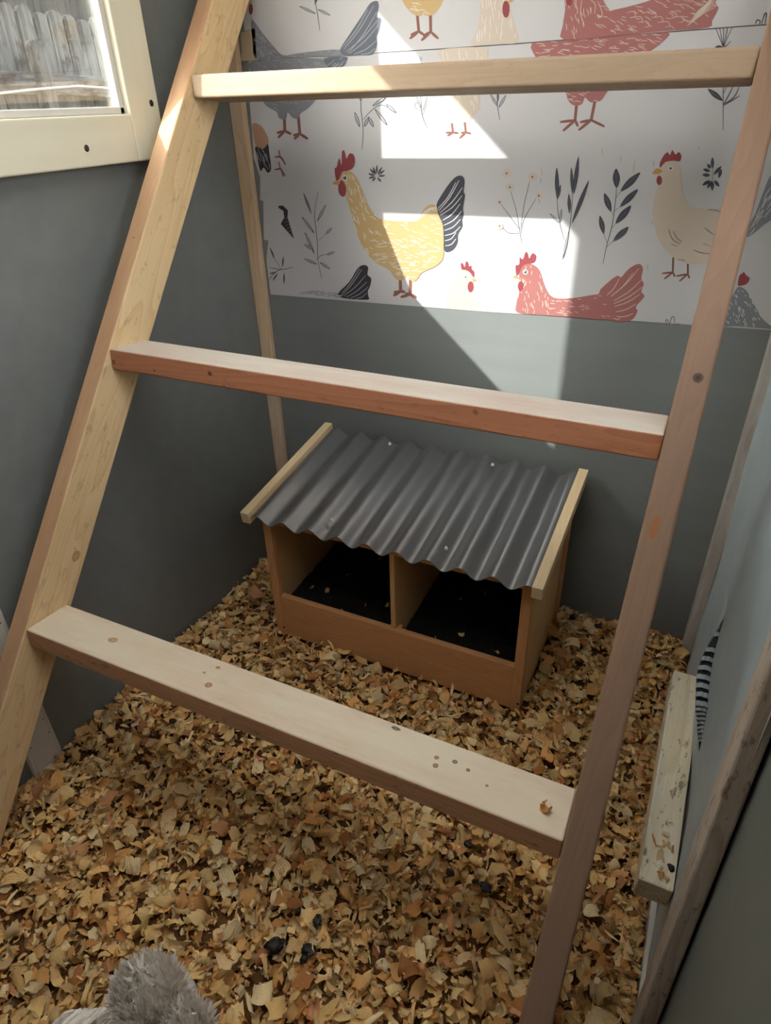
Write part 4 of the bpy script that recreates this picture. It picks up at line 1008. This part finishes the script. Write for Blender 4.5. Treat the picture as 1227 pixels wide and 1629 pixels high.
# ------------------------------------------------------------------ outside the window
t = NT('dry_ground', .9, .1); M['ground'] = t.color(t.ramp(t.noise(t.coord((3, 3, 3)), 2, 6, .7), [(.3, srgb(120, 104, 80)), (.7, srgb(196, 182, 146))]))
V = []; Fc = []; n = 50
for j in range(n+1):
    for i in range(n+1):
        x, y = -9+18*i/n, -9+18*j/n; V.append((x, y, -1.62+.04*noise.noise(Vector((x, y, 0)))))
for j in range(n):
    for i in range(n): k = j*(n+1)+i; Fc.append((k, k+1, k+n+2, k+n+1))
o = from_np('ground', V, Fc, M['ground']); struct(o)
def weathered(name, seed, a=srgb(132, 128, 124), b_=srgb(64, 58, 54)):
    t = NT(name, .8, .15); v = t.coord((3, 60, 60), loc=(seed, seed, seed))
    n1 = t.noise(v, 1, 5, .7, .3); n2 = t.noise(t.coord((8, 14, 14), loc=(seed, 0, 0)), 1.3, 5, .7)
    c = t.ramp(n1, [(.35, b_), (.6, a)]); c = t.mix(t.ramp(n2, [(.5, K(0)), (.62, K(.8))]), c, srgb(48, 42, 38)); t.bump(n1, .5, .003); return t.color(c)
WM = [weathered('weathered_board_%d' % i, i*3.1) for i in range(3)]
FXo = -2.3
DARKB = weathered('dark_board', 40.0, srgb(96, 88, 80), srgb(50, 44, 40))
fence = empty('old_fence', (FXo, 2.1, -1.6), 'weathered grey picket fence seen outside through the window', 'fence')
def picket(y0, y1, z0, z1, x, th=.018, name='picket'):
    bm = bmesh.new(); w = y1-y0; yc = (y0+y1)/2
    prof = [(y0, z0), (y1, z0), (y1+rng.normal(0, .003), z1-w*.35), (yc+w*.3, z1-w*.08), (yc, z1), (yc-w*.3, z1-w*.08), (y0+rng.normal(0, .003), z1-w*.35)]
    a = [bm.verts.new((zz_-z0, yy-yc, 0)) for yy, zz_ in prof]; b2 = [bm.verts.new((zz_-z0, yy-yc, th)) for yy, zz_ in prof]; n = len(a)
    bm.faces.new(a[::-1]); bm.faces.new(b2)
    for k in range(n): bm.faces.new((a[k], a[(k+1) % n], b2[(k+1) % n], b2[k]))
    bmesh.ops.recalc_face_normals(bm, faces=bm.faces)
    mw = axes(Vector((x, yc, z0)), (0, rng.normal(0, .004), 1), (0, 1, 0))
    return link(bm_mesh(bm, name), name, WM[rng.integers(3)], fence, mw)
y = 1.15
while y < 3.6:
    w = rng.uniform(.055, .075); ztop = .23+rng.normal(0, .012)
    picket(y, y+w, -.95, ztop+.07, FXo-.03); y += w+rng.uniform(.003, .008)
y = 1.0
while y < 3.8:
    board('backing_board', (FXo-.25, y, -1.6), (0, 0, 1), (0, 1, 0), (0, 2.15, 0, .17, -.02, 0), DARKB, fence, .003); y += .176
board('fence_rail', (FXo, 1.0, .105), (0, 1, -.03), (0, 0, 1), (0, 2.9, -.035, .03, -.01, .03), WM[0], fence, .004)
board('fence_rail', (FXo, 1.0, -.35), (0, 1, .01), (0, 0, 1), (0, 2.9, -.035, .03, -.01, .03), WM[1], fence, .004)
for yy in (1.93, 2.75, 1.55): picket(yy, yy+.06, -1.6, .2, FXo+.05, .03, 'fence_post')
tube([(Vector((FXo+.06, 1.0+k*.18, .055+.012*math.sin(k*1.3))), .004) for k in range(14)], 'fence_wire', flat('wire', srgb(190, 190, 195), .4), fence)
t = NT('dry_grass', .8, .1); at = t.noise(t.coord((40, 40, 40)), 1, 2); M['hay'] = t.color(t.ramp(at, [(.3, srgb(70, 58, 42)), (.7, srgb(160, 146, 112))]))
V, Fc = [], []
for k in range(9000):
    y, x = rng.uniform(1.1, 3.5), FXo+.08+abs(rng.normal(0, .22)); z0 = -1.6+rng.uniform(0, 1.55)*(1-min(1, (x-FXo)/.9)); L = rng.uniform(.05, .16)
    d0 = Vector((rng.normal(0, .5), rng.normal(0, .7), rng.normal(.5, .6))).normalized(); s_ = d0.orthogonal().normalized()*.0025; p0 = Vector((x, y, z0)); i = len(V)
    V += [tuple(p0-s_), tuple(p0+s_), tuple(p0+d0*L+Vector((0, 0, -.02)))]; Fc.append((i, i+1, i+2))
o = from_np('dry_grass', V, Fc, M['hay']); tag(o, 'dry straw-coloured grass heaped against the old fence outside', 'grass'); o['kind'] = 'stuff'
